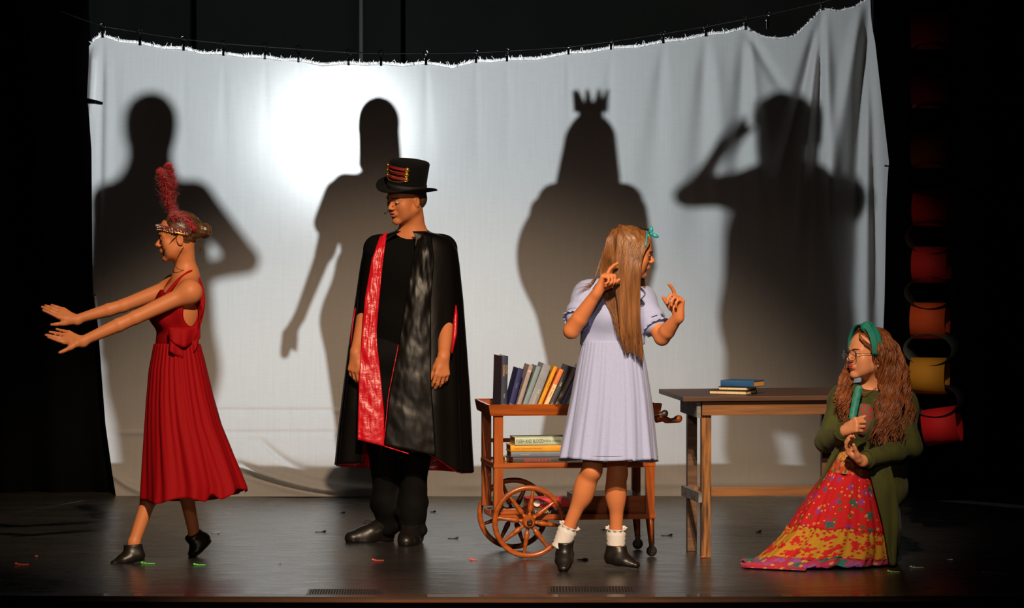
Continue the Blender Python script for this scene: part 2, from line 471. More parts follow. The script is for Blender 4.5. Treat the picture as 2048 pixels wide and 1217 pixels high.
who = ['at the sheet\'s left corner', 'above the left shadow head', 'over the dancer\'s feather plume', 'right of the feather plume', 'fifth from the sheet\'s left corner',
       'above the bright glow', 'over the second shadow', 'above the man\'s hat', 'right of the man\'s hat', 'in the lowest dip of the wire',
       'left of the crowned shadow', 'left above the crowned shadow', 'above the crown tips', 'right of the crowned shadow', 'over the raised shadow hand',
       'at the peak before the deep sag', 'at the highest peak beside the right corner']
for i, px in enumerate(CLIPS + [1535]):
    py = interp(ROPE, px)
    p = W(px, py, SHEET_Y - .004)
    bot = interp(TOP, px) if px != 1535 else py + 24
    drop = (bot - py) / 369.
    s = max(.6, min(2.2, drop / .045))
    lab = ('black curtain clip gripping the white sheet ' + who[i]) if i < len(who) else 'loose black curtain clip on the wire above the deep sag, holding nothing'
    c = thing('curtain_clip', lab, 'clip', p, random.Random(i).uniform(-.4, .4), 'clips along the wire')
    c.scale = (1, 1, s)
    for me in cm:
        o = bpy.data.objects.new(me.name, me); COL.objects.link(o); o.parent = c
# side clamps
for (px, py, lab, ang) in ((190, 205, 'dark spring clamp gripping the left edge of the white sheet', .12), (1776, 333, 'small dark clamp on the right edge of the white sheet', .3),
                           (186, 590, 'small dark clamp low on the left edge of the white sheet', -.3)):
    c = thing('spring_clamp', lab, 'clamp', W(px, py, SHEET_Y - .045), 0)
    k = 1.0 if px == 190 and py == 205 else .38
    bm = bmesh.new()
    add_tube(bm, [(-.045 * k, 0, .012 * k), (0, 0, .004 * k), (.042 * k, 0, -.006 * k)], [.012 * k, .010 * k, .008 * k], 8)
    add_tube(bm, [(-.045 * k, .012, .004 * k), (0, .02, .0), (.03 * k, .01, -.008 * k)], [.010 * k, .009 * k, .006 * k], 8)
    from_bm('jaw', bm, mat('dark_brown_clamp', (.02, .014, .01), .5), c)
    bm = bmesh.new(); add_tube(bm, [(0, -.012, 0), (0, .03, 0)], .005 * k, 8); from_bm('pin', bm, CLIPW, c)
# vertical steel pole behind the sheet, top left of centre
p = W(722, 60, 10.2)
bm = bmesh.new(); add_tube(bm, [(p.x, 10.2, 0.0), (p.x, 10.2, 6.4)], .014, 12)
po = from_bm('hanging_pole', bm, mat('painted_grey_pole', (.85, .95, .95), .5, .0))
tag(po, 'thin upright grey pole rising behind the sheet above the bright glow', 'pole')
# the shadow lamp itself
lt = thing('stage_light', 'stage lamp behind the white sheet, seen as the bright white glow', 'lamp', (LAMP.x, LAMP.y, 0))
bm = bmesh.new(); add_tube(bm, [(0, 0.02, LAMP.z), (0, .30, LAMP.z)], [.12, .07], 20); from_bm('housing', bm, mat('black_lamp_metal', (.02, .02, .02), .5, .5), lt)
bm = bmesh.new(); add_tube(bm, [(0, .15, .0), (0, .15, LAMP.z - .08)], [.018, .014], 12); from_bm('stand', bm, mat('black_lamp_metal', (0, 0, 0)), lt)
for a in range(3):
    bm = bmesh.new(); an = a * 2.094 + .5
    add_tube(bm, [(0, .15, .5), (.4 * math.cos(an), .15 + .4 * math.sin(an), .01)], .01, 8); from_bm('leg', bm, mat('black_lamp_metal', (0, 0, 0)), lt)
bm = bmesh.new(); add_ball(bm, (0, 0.02, LAMP.z), .075, 16, (1, .25, 1)); from_bm('lens', bm, mat('glowing_lamp_lens', (.9, .9, .9), emit=((.86, .95, 1.0), 260)), lt)
# ------------------------------------------------------------------ the book cart
ORANGE = wood('orange_varnished_wood', (.42, .098, .012), (.24, .046, .006), (3, 40, 40), .32, .3, .12)
ORANGE_V = wood('orange_varnished_wood_upright', (.42, .098, .012), (.24, .046, .006), (40, 40, 3), .32, .3, .12)
DARKM = mat('dark_axle_metal', (.05, .035, .025), .4, .7)
BLKR = mat('black_rubber', (.012, .012, .012), .6)
YAW = R(8.3)
c0 = G(979, 1119)      # front-left corner of the cart, on the floor
cart = thing('book_cart', 'orange wooden book cart with two big spoked wheels, behind the pale blue dress', 'cart', (c0.x, c0.y, 0), YAW)
CL, CW = .795, .45     # length (x) and width (y) in the cart's own frame
inv_cart = parent_matrix(cart).inverted()
def cz(py, px=1050): return (G(px, 1119).z + (1119 - py) / 420.)
tz = cz(812)           # tray top
def cart_box(name, c, s, m=ORANGE, bev=.003, parent=cart):
    bm = bmesh.new(); add_box(bm, c, s, bevel=bev); return from_bm(name, bm, m, parent)
# posts: left pair straight and ending above the axle, right pair tapering to castors
for y, nm in ((.025, 'post'), (CW - .025, 'post')):
    cart_box(nm, (.045, y, (.222 + tz - .05) / 2), (.044, .040, tz - .05 - .222), ORANGE_V)
for y in (.025, CW - .025):
    bm = bmesh.new()
    add_box(bm, (.775, y, (.2 + tz - .05) / 2), (.042, .040, tz - .25), bevel=.003)
    add_tube(bm, [(.775, y, .20), (.785, y, .055)], [.022, .013], 4)
    lg = from_bm('leg', bm, ORANGE_V, cart)
    bm = bmesh.new()
    M_ = Matrix.Translation((.785, y, .0)) @ Matrix.Rotation(R(90), 4, 'X')
    add_lathe(bm, [(.010, -.012), (.024, -.010), (.026, 0), (.024, .010), (.010, .012)], 20, Matrix.Translation((.785, y, .0265)) @ Matrix.Rotation(R(90), 4, 'X'))
    cs = from_bm('castor', bm, BLKR, cart)
    bm = bmesh.new(); add_box(bm, (.785, y - .016, .045), (.020, .003, .045)); add_box(bm, (.785, y + .016, .045), (.020, .003, .045)); add_box(bm, (.785, y, .066), (.026, .036, .004))
    from_bm('fork', bm, DARKM, cs)
# trays
def tray(z, x0, x1, y0, y1, rim, flare, nm):
    bm = bmesh.new(); add_box(bm, ((x0 + x1) / 2, (y0 + y1) / 2, z), (x1 - x0 - .01, y1 - y0 - .01, .014))
    t = from_bm(nm, bm, ORANGE, cart)
    def rim_piece(a, b, out):
        bm = bmesh.new(); a = Vector(a); b = Vector(b); o = Vector(out)
        prof = [(0, -.012), (.006, -.012), (.010, -.004), (.006 + flare, rim), (flare * .9, rim + .003), (0 + flare * .3, rim - .004)]
        ra = [bm.verts.new(a + o * p_[0] + Vector((0, 0, z + p_[1])) + (a - b).normalized() * p_[0]) for p_ in prof]
        rb = [bm.verts.new(b + o * p_[0] + Vector((0, 0, z + p_[1])) + (b - a).normalized() * p_[0]) for p_ in prof]
        for i in range(6): bm.faces.new((ra[i], ra[(i + 1) % 6], rb[(i + 1) % 6], rb[i]))
        bm.faces.new(ra[::-1]); bm.faces.new(rb)
        from_bm('rim', bm, ORANGE, t)
    rim_piece((x0, y0, 0), (x1, y0, 0), (0, -1, 0)); rim_piece((x0, y1, 0), (x1, y1, 0), (0, 1, 0))
    rim_piece((x0, y0, 0), (x0, y1, 0), (-1, 0, 0)); rim_piece((x1, y0, 0), (x1, y1, 0), (1, 0, 0))
    return t
top_z = cz(828)
tray(top_z, .012, .81, .0, CW, .040, .012, 'top_tray')
mid_z = cz(934)
tray(mid_z, .03, .79, .012, CW - .012, .012, .003, 'middle_shelf')
low_z = cz(1038)
tray(low_z, .045, .79, .012, CW - .012, .014, .003, 'lower_shelf')
cart_box('side_rail', (.045, CW - .03, mid_z + .09), (.03, .012, .022)); cart_box('side_rail', (.30, CW - .015, mid_z + .095), (.5, .012, .02))
cart_box('low_drawer', (.60, .23, low_z + .055), (.33, .36, .085))
# big wheels
def wheel(y, dark=False):
    hub = Vector((.183, y, .1775)); Rr = .1745
    w_ = thing('wheel', None, None, hub); w_.parent = cart
    bm = bmesh.new(); n = 56; prof = [(-.011, -.010), (.009, -.012), (.012, 0), (.009, .012), (-.011, .010), (-.014, 0)]
    rings = []
    for k in range(n):
        a = 2 * math.pi * k / n; rings.append([bm.verts.new(((Rr - .012 + p_[0]) * math.cos(a), p_[1], (Rr - .012 + p_[0]) * math.sin(a))) for p_ in prof])
    for k in range(n):
        for j in range(6):
            f_ = bm.faces.new((rings[k][j], rings[k][(j + 1) % 6], rings[(k + 1) % n][(j + 1) % 6], rings[(k + 1) % n][j])); f_.smooth = True
    from_bm('rim', bm, ORANGE, w_)
    bm = bmesh.new(); add_lathe(bm, [(.022, -.035), (.026, -.030), (.026, -.016), (.032, -.012), (.032, .012), (.026, .016), (.024, .03)], 24, Matrix.Rotation(R(90), 4, 'X')); hb = from_bm('hub', bm, ORANGE, w_)
    bm = bmesh.new(); add_lathe(bm, [(.013, .034), (.014, .040), (.010, .043), (.006, .040)], 16, Matrix.Rotation(R(90), 4, 'X')); from_bm('axle_cap', bm, DARKM, w_)
    bm = bmesh.new()
    add_lathe(bm, [(.006, .024), (.007, .030), (.011, .036), (.008, .041), (.007, .046), (.012, .052), (.0135, .062), (.012, .085), (.0085, .125), (.007, .150), (.006, .155)], 12)
    sp = bpy.data.meshes.new('spoke'); bm.to_mesh(sp); bm.free(); sp.materials.append(ORANGE)
    for k in range(8):
        o = bpy.data.objects.new('spoke', sp); COL.objects.link(o); o.parent = w_; o.rotation_euler = (0, R(45 * k + (8 if not dark else 26)), 0)
    return w_
wheel(-.030); wheel(CW + .030, True)
bm = bmesh.new(); add_tube(bm, [(.183, -.03, .1775), (.183, CW + .03, .1775)], .008, 10); from_bm('axle', bm, DARKM, cart)
cart_box('axle_block', (.11, .225, .205), (.16, .05, .03))
# push handles at the right end
for y, mm in ((.03, ORANGE), (CW - .03, mat('dark_handle_wood', (.03, .018, .012), .4))):
    bm = bmesh.new(); z0 = cz(846); x0 = .80
    pr = [(0, .016), (.02, .019), (.04, .014), (.055, .017), (.075, .012), (.09, .012), (.105, .017), (.118, .019), (.128, .014), (.132, .006)]
    add_tube(bm, [(x0 + a, y, z0 + .006 * math.sin(a * 60) + .004) for a, _ in pr], [b for _, b in pr], 14)
    from_bm('handle', bm, mm, cart)

# ------------------------------------------------------------------ books
PAGE = mat('cream_page_edges', (.80, .66, .42), .8, bump=((20, 20, 900), .4, .0006), var=((20, 20, 600), (.62, .46, .26), .4, .6))
PAGE_OLD = mat('old_tan_page_edges', (.42, .24, .11), .85, bump=((20, 20, 900), .4, .0006))
def book(label, L_, D_, T_, col, M, pages=PAGE, group=None, spine_col=None, rough=.55, cover_over=.003, titles=(), bands=(), round_=.004):
    """book frame: x = thickness, y = spine(-) to fore edge(+), z = height; origin at the middle of the foot"""
    b = thing('book', label, 'book', group=group)
    b.matrix_world = M; b.location, b.rotation_euler, b.scale = M.to_translation(), M.to_euler(), (1, 1, 1)
    key = 'book_cloth_%02x%02x%02x' % tuple(int(max(0, min(1, c)) * 255) for c in col)
    cm_ = mat(key, col, rough, bump=((700, 700, 700), .25, .0005), var=((14, 14, 14), tuple(c * .8 for c in col), .35, .7))
    bm = bmesh.new(); t_ = .0028
    # case: two boards and a slightly rounded spine as one closed profile swept along z
    pr = [(T_ / 2, D_ / 2), (T_ / 2, -D_ / 2 + round_)]
    for k in range(1, 6):
        a = k / 6 * math.pi; pr.append((T_ / 2 * math.cos(a), -D_ / 2 + round_ - (round_) * math.sin(a)))
    pr += [(-T_ / 2, -D_ / 2 + round_), (-T_ / 2, D_ / 2), (-T_ / 2 + t_, D_ / 2), (-T_ / 2 + t_, -D_ / 2 + round_ + .002), (T_ / 2 - t_, -D_ / 2 + round_ + .002), (T_ / 2 - t_, D_ / 2)]
    lo_ = [bm.verts.new((x, y, 0)) for x, y in pr]; hi_ = [bm.verts.new((x, y, L_)) for x, y in pr]
    n_ = len(pr)
    for i in range(n_): bm.faces.new((lo_[i], lo_[(i + 1) % n_], hi_[(i + 1) % n_], hi_[i]))
    c_ = n_
    for ring in (lo_, hi_):
        bm.faces.new((ring[0], ring[1], ring[-2], ring[-1])) ; bm.faces.new((ring[7], ring[8], ring[9], ring[10])) ; bm.faces.new(ring[1:8] + [ring[10], ring[11]])
    from_bm('cover', bm, cm_, b)
    bm = bmesh.new(); add_box(bm, (0, .000 + .0005, L_ / 2), (T_ - 2 * t_, D_ - 2 * cover_over - .002, L_ - 2 * cover_over)); from_bm('pages', bm, pages, b)
    for (body, size, tcol, zc, sq, xo) in titles:
        tm = mat('spine_print_%02x%02x%02x' % tuple(int(c * 255) for c in tcol), tcol, .5)
        # text reads top to bottom along the spine, facing -y
        Mt = Matrix.Translation((xo, -D_ / 2 - .0006, L_ * zc)) @ Matrix(((0, 1, 0, 0), (0, 0, -1, 0), (-1, 0, 0, 0), (0, 0, 0, 1)))
        text_obj('spine_title', body, size, tm, b, Mt, sq)
    for (z_, h_, bc) in bands:
        bm = bmesh.new(); add_box(bm, (0, -D_ / 2 + .0004, L_ * z_), (T_ * .8, .002, h_)); from_bm('spine_band', bm, mat('spine_print_%02x%02x%02x' % tuple(int(c * 255) for c in bc), bc, .5), b)
    return b
def cartM(x, y, z): return parent_matrix(cart) @ Matrix.Translation((x, y, z))
shelf_z = top_z + .0075
GB = 'books leaning in a row on the top tray of the cart'
# photograph: (foot left px, foot right px, top px of the left edge, top right px, top py)
ROW = [
 # foot_c, thick, height, lean(deg), colour, label, titles, bands, depth
 (1003, .028, .262, 1.5, (.035, .045, .085), 'tall navy book with gold lettering, upright at the left end of the row', [('SHAKESPEARE', .011, (.75, .45, .12), .74, .8, -.005), ('COLLECTED', .010, (.70, .42, .15), .76, .8, .007), ('PLAYS', .008, (.6, .6, .6), .28, .9, 0)], [(.10, .016, (.45, .14, .05))], .17),
 (1019, .026, .205, 14.5, (.018, .022, .13), 'short royal blue book leaning beside the upright navy one', [('The Sea', .009, (.3, .3, .4), .6, .8, 0)], [(.15, .002, (.5, .5, .5))], .15),
 (1033, .019, .225, 17.5, (.40, .33, .33), 'mauve-grey speckled book between the blue and the pale teal ones', [], [(.87, .010, (.7, .45, .4))], .15),
 (1045, .021, .222, 20, (.24, .34, .38), 'pale teal book with plain spine beside the grey-blue one', [], [], .15),
 (1058, .036, .228, 21, (.30, .33, .40), 'thick grey-blue book with faded cream lettering', [('THE', .016, (.75, .68, .45), .42, .9, .004), ('GARDEN', .015, (.70, .62, .42), .22, .9, .0)], [(.08, .008, (.15, .12, .3))], .16),
 (1074, .017, .225, 23, (.80, .36, .012), 'slim bright yellow-orange book in the leaning row', [('a little book', .007, (.35, .12, .02), .6, .9, 0)], [], .14),
 (1086, .020, .212, 24.5, (.78, .23, .075), 'orange book with cream spine label', [('ALL THINGS', .010, (.1, .07, .05), .44, .9, .0)], [(.32, .130, (.85, .62, .36))], .14),
 (1097, .021, .230, 25, (.045, .05, .06), 'dark charcoal book with white script title', [('Linda', .011, (.75, .72, .68), .58, .9, 0), ('Lee', .009, (.75, .72, .68), .15, .9, 0)], [], .14),
 (1109, .019, .222, 26, (.26, .21, .17), 'taupe book with narrow cream title lettering', [('THE LONG ROAD HOME', .009, (.85, .74, .55), .55, .95, 0)], [], .14),
 (1119, .020, .232, 27, (.17, .18, .38), 'periwinkle book with dark navy title', [('NORTH WIND', .011, (.03, .03, .10), .48, 1, 0)], [], .15),
 (1131, .027, .255, 27.5, (.42, .46, .28), 'pale sage green book taller than its neighbours', [], [], .16),
 (1148, .030, .250, 29, (.03, .022, .016), 'dark brown book titled with food in cream letters', [('WITH FOOD', .019, (.85, .76, .62), .62, .9, .002), ('PLAY', .020, (.85, .76, .62), .22, 1, 0)], [], .15),
 (1162, .024, .235, 30, (.02, .02, .024), 'black book at the right end of the row, half behind the blue dress', [], [(.2, .003, (.4, .4, .42))], .15)]
yaw_m = Matrix.Rotation(YAW, 4, 'Z')
base_c = parent_matrix(cart)
for (px, T_, H_, lean, col, lab, titles, bands, D_) in ROW:
    T_ *= 1.10
    # world x of the foot, at the front third of the tray
    wx = W(px, 812, c0.y + .06).x
    lx = (wx - c0.x) / math.cos(YAW) + .06 * math.tan(YAW)
    if px > 1003: lx = max(lx, last_[0] + (last_[1] + T_) / 2 / math.cos(R(lean)) + .0015)
    last_ = (lx, T_)
    # rotate about the y axis so the top leans right, keep the lowest corner on the tray
    th = R(lean); up = T_ / 2 * math.sin(th)
    M_ = base_c @ Matrix.Translation((lx, .035 + D_ / 2, shelf_z + up)) @ Matrix.Rotation(th, 4, 'Y') @ Matrix.Rotation(R(5 if px == 1003 else 0), 4, 'Z')
    book(lab, H_, D_, T_, col, M_, group=GB, titles=titles, bands=bands)
# the pile on the middle shelf: spines towards the audience
def pile_book(lab, px0, px1, py0, py1, col, yf, D_, titles=(), group=None, pages=PAGE_OLD, dz=None, base=None, rot=0, bands=(), round_=.004):
    """lies flat; spine faces the audience.  px0..px1 spine span, py0 top, py1 bottom"""
    a = W(px0, py1, yf); c_ = W(px1, py1, yf)
    L_ = (c_ - a).length; T_ = (py1 - py0) / 422.
    z = base if base is not None else a.z
    # book frame -> z along +x of the cart (height), x(thickness) up
    Mx = Matrix.Translation((a.x, yf, z + T_ / 2)) @ Matrix.Rotation(YAW + R(rot), 4, 'Z') @ Matrix(((0, 0, 1, 0), (0, 1, 0, D_ / 2), (-1, 0, 0, 0), (0, 0, 0, 1)))
    b = book(lab, L_, D_, T_, col, Mx, pages, group, titles=titles, bands=bands, round_=round_)
    return z + T_
G2 = 'books piled flat on the middle shelf of the cart'
yf = c0.y + .07; zz = mid_z + .0075
flat_t = lambda body, size, col, zc, sq=1, xo=0: (body, size, col, zc, sq, xo)
# lettering on lying books must read left to right, so it is turned over
def flat_titles(b_items): return b_items
def lying(lab, px0, px1, T_, col, base, yf, titles, group, D_=.16, rot=0, pages=PAGE_OLD, bands=()):
    a = W(px0, 900, yf); c_ = W(px1, 900, yf); L_ = (c_ - a).length
    Mx = Matrix.Translation((a.x, yf, base + T_ / 2)) @ Matrix.Rotation(YAW + R(rot), 4, 'Z') @ Matrix(((0, 0, 1, 0), (0, 1, 0, D_ / 2), (-1, 0, 0, 0), (0, 0, 0, 1)))
    b = book(lab, L_, D_, T_, col, Mx, pages, group, bands=bands)
    for (body, size, tcol, u, sq, vo) in titles:
        tm = mat('spine_print_%02x%02x%02x' % tuple(int(c * 255) for c in tcol), tcol, .5)
        # in book frame: reading direction = +z, letter-up = -x, facing -y
        Mt = Matrix.Translation((-vo, -D_ / 2 - .0006, L_ * u)) @ Matrix(((0, -1, 0, 0), (0, 0, -1, 0), (1, 0, 0, 0), (0, 0, 0, 1)))
        text_obj('spine_title', body, size, tm, b, Mt, sq)
    return base + T_ + .0006
zz = lying('dark grey book with red lettering, lowest of the pile on the middle shelf', 1026, 1136, .031, (.06, .05, .045), zz, yf, [('DEATH IN BLOOM', .017, (.75, .03, .04), .42, .8, .0), ('II', .017, (.75, .03, .04), .68, 1, 0)], G2)
zz = lying('slate blue book above the dark grey one with red lettering', 1022, 1136, .025, (.16, .20, .28), zz, yf, [('the harbour', .009, (.5, .5, .42), .25, 1, 0)], G2, bands=())
zz = lying('bright yellow book, second from the top of the pile', 1021, 1138, .031, (.80, .38, .015), zz, yf, [('Reader Comprehension Handbook', .010, (.42, .14, .02), .30, .9, 0)], G2)
zz = lying('pale mint book titled FLESH AND BLOOD, top of the pile', 1030, 1142, .037, (.55, .66, .50), zz, yf - .004, [('FLESH AND BLOOD', .024, (.015, .015, .02), .27, .62, 0), ('PATRICIA CORNWELL', .014, (.02, .02, .03), .68, .62, 0)], G2, rot=1.2)
lying('thin cream book lying behind the pile on the middle shelf', 1010, 1080, .020, (.60, .46, .24), mid_z + .0075, yf + .17, [], G2, D_=.11, pages=PAGE)
G3 = 'red books on the lower shelf behind the spoked wheel'
z3 = lying('black book with cream capitals under the red one on the lower shelf', 1056, 1140, .036, (.02, .015, .014), low_z + .0075, yf + .02, [('THE MAPLE', .018, (.7, .62, .5), .36, .9, -.002)], G3)
z3 = lying('bright red book with round white emblem on the lower shelf', 1056, 1140, .043, (.62, .02, .03), z3, yf + .02, [('FABLES', .016, (.9, .85, .8), .34, .9, 0)], G3)
# round emblem on the red book
p = W(1074, 1010, yf + .015)
em = [o for o in bpy.data.objects if o.get('label', '').startswith('bright red book')][0]
bm = bmesh.new(); add_lathe(bm, [(.016, -.0006), (.016, .0006)], 20, parent_matrix(em).inverted() @ Matrix.Translation((p.x, yf + .0185 - .001, z3 - .022)) @ Matrix.Rotation(YAW, 4, 'Z') @ Matrix.Rotation(R(90), 4, 'X'))
from_bm('emblem', bm, mat('off_white_print', (.8, .74, .68), .6), em)

# ------------------------------------------------------------------ the rough wooden table
TW = wood('dark_stained_plank', (.17, .085, .038), (.075, .036, .018), (3.5, 50, 50), .55, 0, .5)
TWT = wood('worn_table_top_board', (.11, .050, .024), (.045, .024, .015), (2.5, 38, 38), .45, 0, .4)
TWL = wood('light_stained_plank', (.27, .11, .030), (.13, .05, .014), (3, 46, 46), .55, 0, .5)
TWV = wood('burnt_grain_leg', (.34, .14, .030), (.030, .012, .006), (75, 75, 7), .5, 0, .9)
GREY = mat('chipped_grey_paint', (.20, .21, .22), .7, var=((30, 30, 30), (.10, .09, .08), .5, .62), bump=((60, 60, 60), .4, .001))
TY = R(8.6)
t0 = G(1411, 1116)
table = thing('wooden_table', 'rough dark-stained wooden table with books on it, beside the kneeling girl', 'table', (t0.x, t0.y, 0), TY)
def tbox(name, c, s, m, bev=.002, parent=table, rot=None):
    bm = bmesh.new(); add_box(bm, c, s, rot=rot, bevel=bev); return from_bm(name, bm, m, parent)
TH = .772
tl = .80
# top of three boards, each its own plank
for k, (y0, y1) in enumerate(((-.075, .130), (.134, .35), (.354, .585))):
    tbox('plank', (tl / 2 - .068, (y0 + y1) / 2, TH - .011), (tl + .11, y1 - y0, .022), TWT, .002)
for x in (0.0, tl - .14):
    tbox('leg', (x, 0.0, (TH - .022) / 2), (.046, .046, TH - .024), TWV)
    tbox('leg', (x, .37, (TH - .022) / 2), (.046, .046, TH - .024), TW)
tbox('apron', (tl / 2 - .07, -.034, TH - .058), (tl - .09, .018, .066), TWL)
tbox('apron', (tl / 2 - .07, .402, TH - .066), (tl - .09, .018, .064), TW)
tbox('end_board', (-.040, .185, TH - .062), (.020, .44, .080), GREY)
tbox('end_board', (tl - .10, .185, TH - .062), (.020, .44, .080), GREY)
tbox('stretcher', (tl / 2 - .07, .33, .288), (tl - .14, .020, .045), TWL)
tbox('side_brace', (-.034, .185, .290), (.018, .46, .050), GREY)
tbox('side_brace', (tl - .106, .185, .290), (.018, .46, .050), GREY)
for (x, z) in ((-.02, TH - .085), (.62, TH - .045)):
    bm = bmesh.new(); add_ball(bm, (x, -.040, z), .003, 8); from_bm('screw', bm, CLIPW, table)
# three books on the table
def table_book(lab, px, yfrac, L_, T_, D_, col, base, rot, pages=PAGE, round_=.003, flip=False):
    """px = pixel of the near corner; flip turns the page edges to the audience"""
    c_ = W(px, 770, t0.y + yfrac)
    S_ = Matrix(((0, 0, 1, 0), (0, 1, 0, D_ / 2), (-1, 0, 0, 0), (0, 0, 0, 1)))
    loc = Matrix.Translation((-L_, 0, 0)) @ S_ if not flip else Matrix.Translation((0, D_, 0)) @ Matrix.Rotation(math.pi, 4, 'Z') @ S_
    Mx = Matrix.Translation((c_.x, t0.y + yfrac, base + T_ / 2)) @ Matrix.Rotation(R(rot), 4, 'Z') @ loc
    book(lab, L_, D_, T_, col, Mx, pages, 'books piled on the rough table', round_=round_)
    return base + T_ + .0005
zb = table_book('brown book with tan pages at the bottom of the pile on the table', 1492, .06, .19, .019, .14, (.05, .028, .018), TH + .0005, -24, PAGE, flip=True)
zb = table_book('thin black book with cream page edges in the middle of the pile on the table', 1494, .075, .145, .017, .13, (.02, .016, .015), zb, -22, PAGE, flip=True)
zb = table_book('blue clothbound book on top of the pile on the table', 1507, .065, .175, .029, .125, (.02, .10, .26), zb, -28, mat('orange_page_edges', (.75, .33, .07), .8, bump=((20, 20, 900), .4, .0006)))

# ------------------------------------------------------------------ hanging paper chain
CHY = .95
def paper(name, c, rough=.75): return mat(name, c, rough, bump=((90, 90, 90), .3, .001))
CHC = [('crimson', (.50, .012, .02)), ('dark red', (.42, .012, .022)), ('rust', (.40, .10, .015)), ('bright red', (.62, .012, .018)), ('scarlet', (.60, .02, .02)),
       ('orange', (.66, .085, .014)), ('mustard yellow', (.60, .27, .018)), ('vivid red', (.66, .008, .016))]
CHP = [(1864, 62), (1864, 180), (1864, 300), (1866, 417), (1865, 530), (1862, 642), (1861, 752), (1886, 852)]
links = thing('paper_chain', 'hanging chain of wide red, orange and yellow paper loops on the right', 'chain', W(1864, 480, CHY))
links.location.z = 1.3
def strip_loop(name, c, rx, rz, width, rot, m, parent):
    """an open paper ring, axis along its own local x"""
    n = 40; V_ = []; F_ = []
    for i in range(n):
        a = 2 * math.pi * i / n
        for s_ in (-1, 1): V_.append(rot.to_matrix() @ Vector((s_ * width / 2, rx * math.cos(a), rz * math.sin(a))) + c)
    for i in range(n): b = 2 * i; d = 2 * ((i + 1) % n); F_.append((b, b + 1, d + 1, d))
    o = from_py(name, V_, F_, m, parent, world=True)
    md = o.modifiers.new('thickness', 'SOLIDIFY'); md.thickness = .0018
    return o
for (px, py), (nm, c) in zip(CHP, CHC):
    tilt = R(-9) if py == 852 else 0
    o = strip_loop('paper_loop', W(px - 2, py, CHY), .088, .088, .175, Euler((0, tilt, R(-14))), paper('%s_paper' % nm.replace(' ', '_'), c), links)
    o['label'] = nm + ' paper loop'
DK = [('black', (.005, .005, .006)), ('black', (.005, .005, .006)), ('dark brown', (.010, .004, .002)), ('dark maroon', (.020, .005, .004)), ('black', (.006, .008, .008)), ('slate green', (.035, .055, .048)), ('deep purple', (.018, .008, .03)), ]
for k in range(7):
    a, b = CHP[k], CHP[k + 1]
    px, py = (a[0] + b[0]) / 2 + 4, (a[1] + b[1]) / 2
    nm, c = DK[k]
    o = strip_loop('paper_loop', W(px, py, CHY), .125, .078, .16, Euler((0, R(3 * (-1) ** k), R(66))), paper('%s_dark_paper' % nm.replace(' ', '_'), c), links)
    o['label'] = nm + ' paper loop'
# a thread holds the chain from above
bm = bmesh.new(); pt = W(1864, 25, CHY); add_tube(bm, [pt, (pt.x, pt.y, 4.6)], .002, 5); from_bm('thread', bm, BLACK_DRAPE, links, world=True)

# ------------------------------------------------------------------ floor vents and scraps of tape
def vent(px0, px1, py0, py1, lab):
    a = G(px0, py1); b = G(px1, py0)
    v_ = thing('floor_vent', lab, 'vent', ((a.x + b.x) / 2, (a.y + b.y) / 2, 0), 0, 'vents along the stage edge')
    wx, wy = b.x - a.x, b.y - a.y
    fm = mat('worn_black_metal_grille', (.05, .045, .04), .38, .7)
    bm = bmesh.new()
    for s_ in (-1, 1):
        add_box(bm, (0, s_ * (wy / 2 - .006), .002), (wx, .012, .006)); add_box(bm, (s_ * (wx / 2 - .006), 0, .002), (.012, wy - .024, .006))
    from_bm('frame', bm, fm, v_)
    bm = bmesh.new(); add_box(bm, (0, 0, .0006), (wx - .02, wy - .02, .001)); from_bm('shade_plate', bm, mat('painted_vent_shade', (.002, .002, .002), 1), v_)  # flat near-black plate paints the shade beneath the grille
    bm = bmesh.new(); n = 26
    for k in range(n):
        x = -wx / 2 + .02 + (wx - .04) * k / (n - 1); add_box(bm, (x, 0, .003), (.004, wy - .024, .003))
    for k in range(4): add_box(bm, (0, -wy / 2 + .03 + (wy - .06) * k / 3, .0035), (wx - .024, .003, .003))
    o = from_bm('grille', bm, fm, v_); o['kind'] = 'stuff'
vent(612, 768, 1181, 1193, 'low metal floor vent at the stage edge before the man')
vent(1096, 1268, 1175, 1188, 'low metal floor vent at the stage edge before the girl in the blue dress')
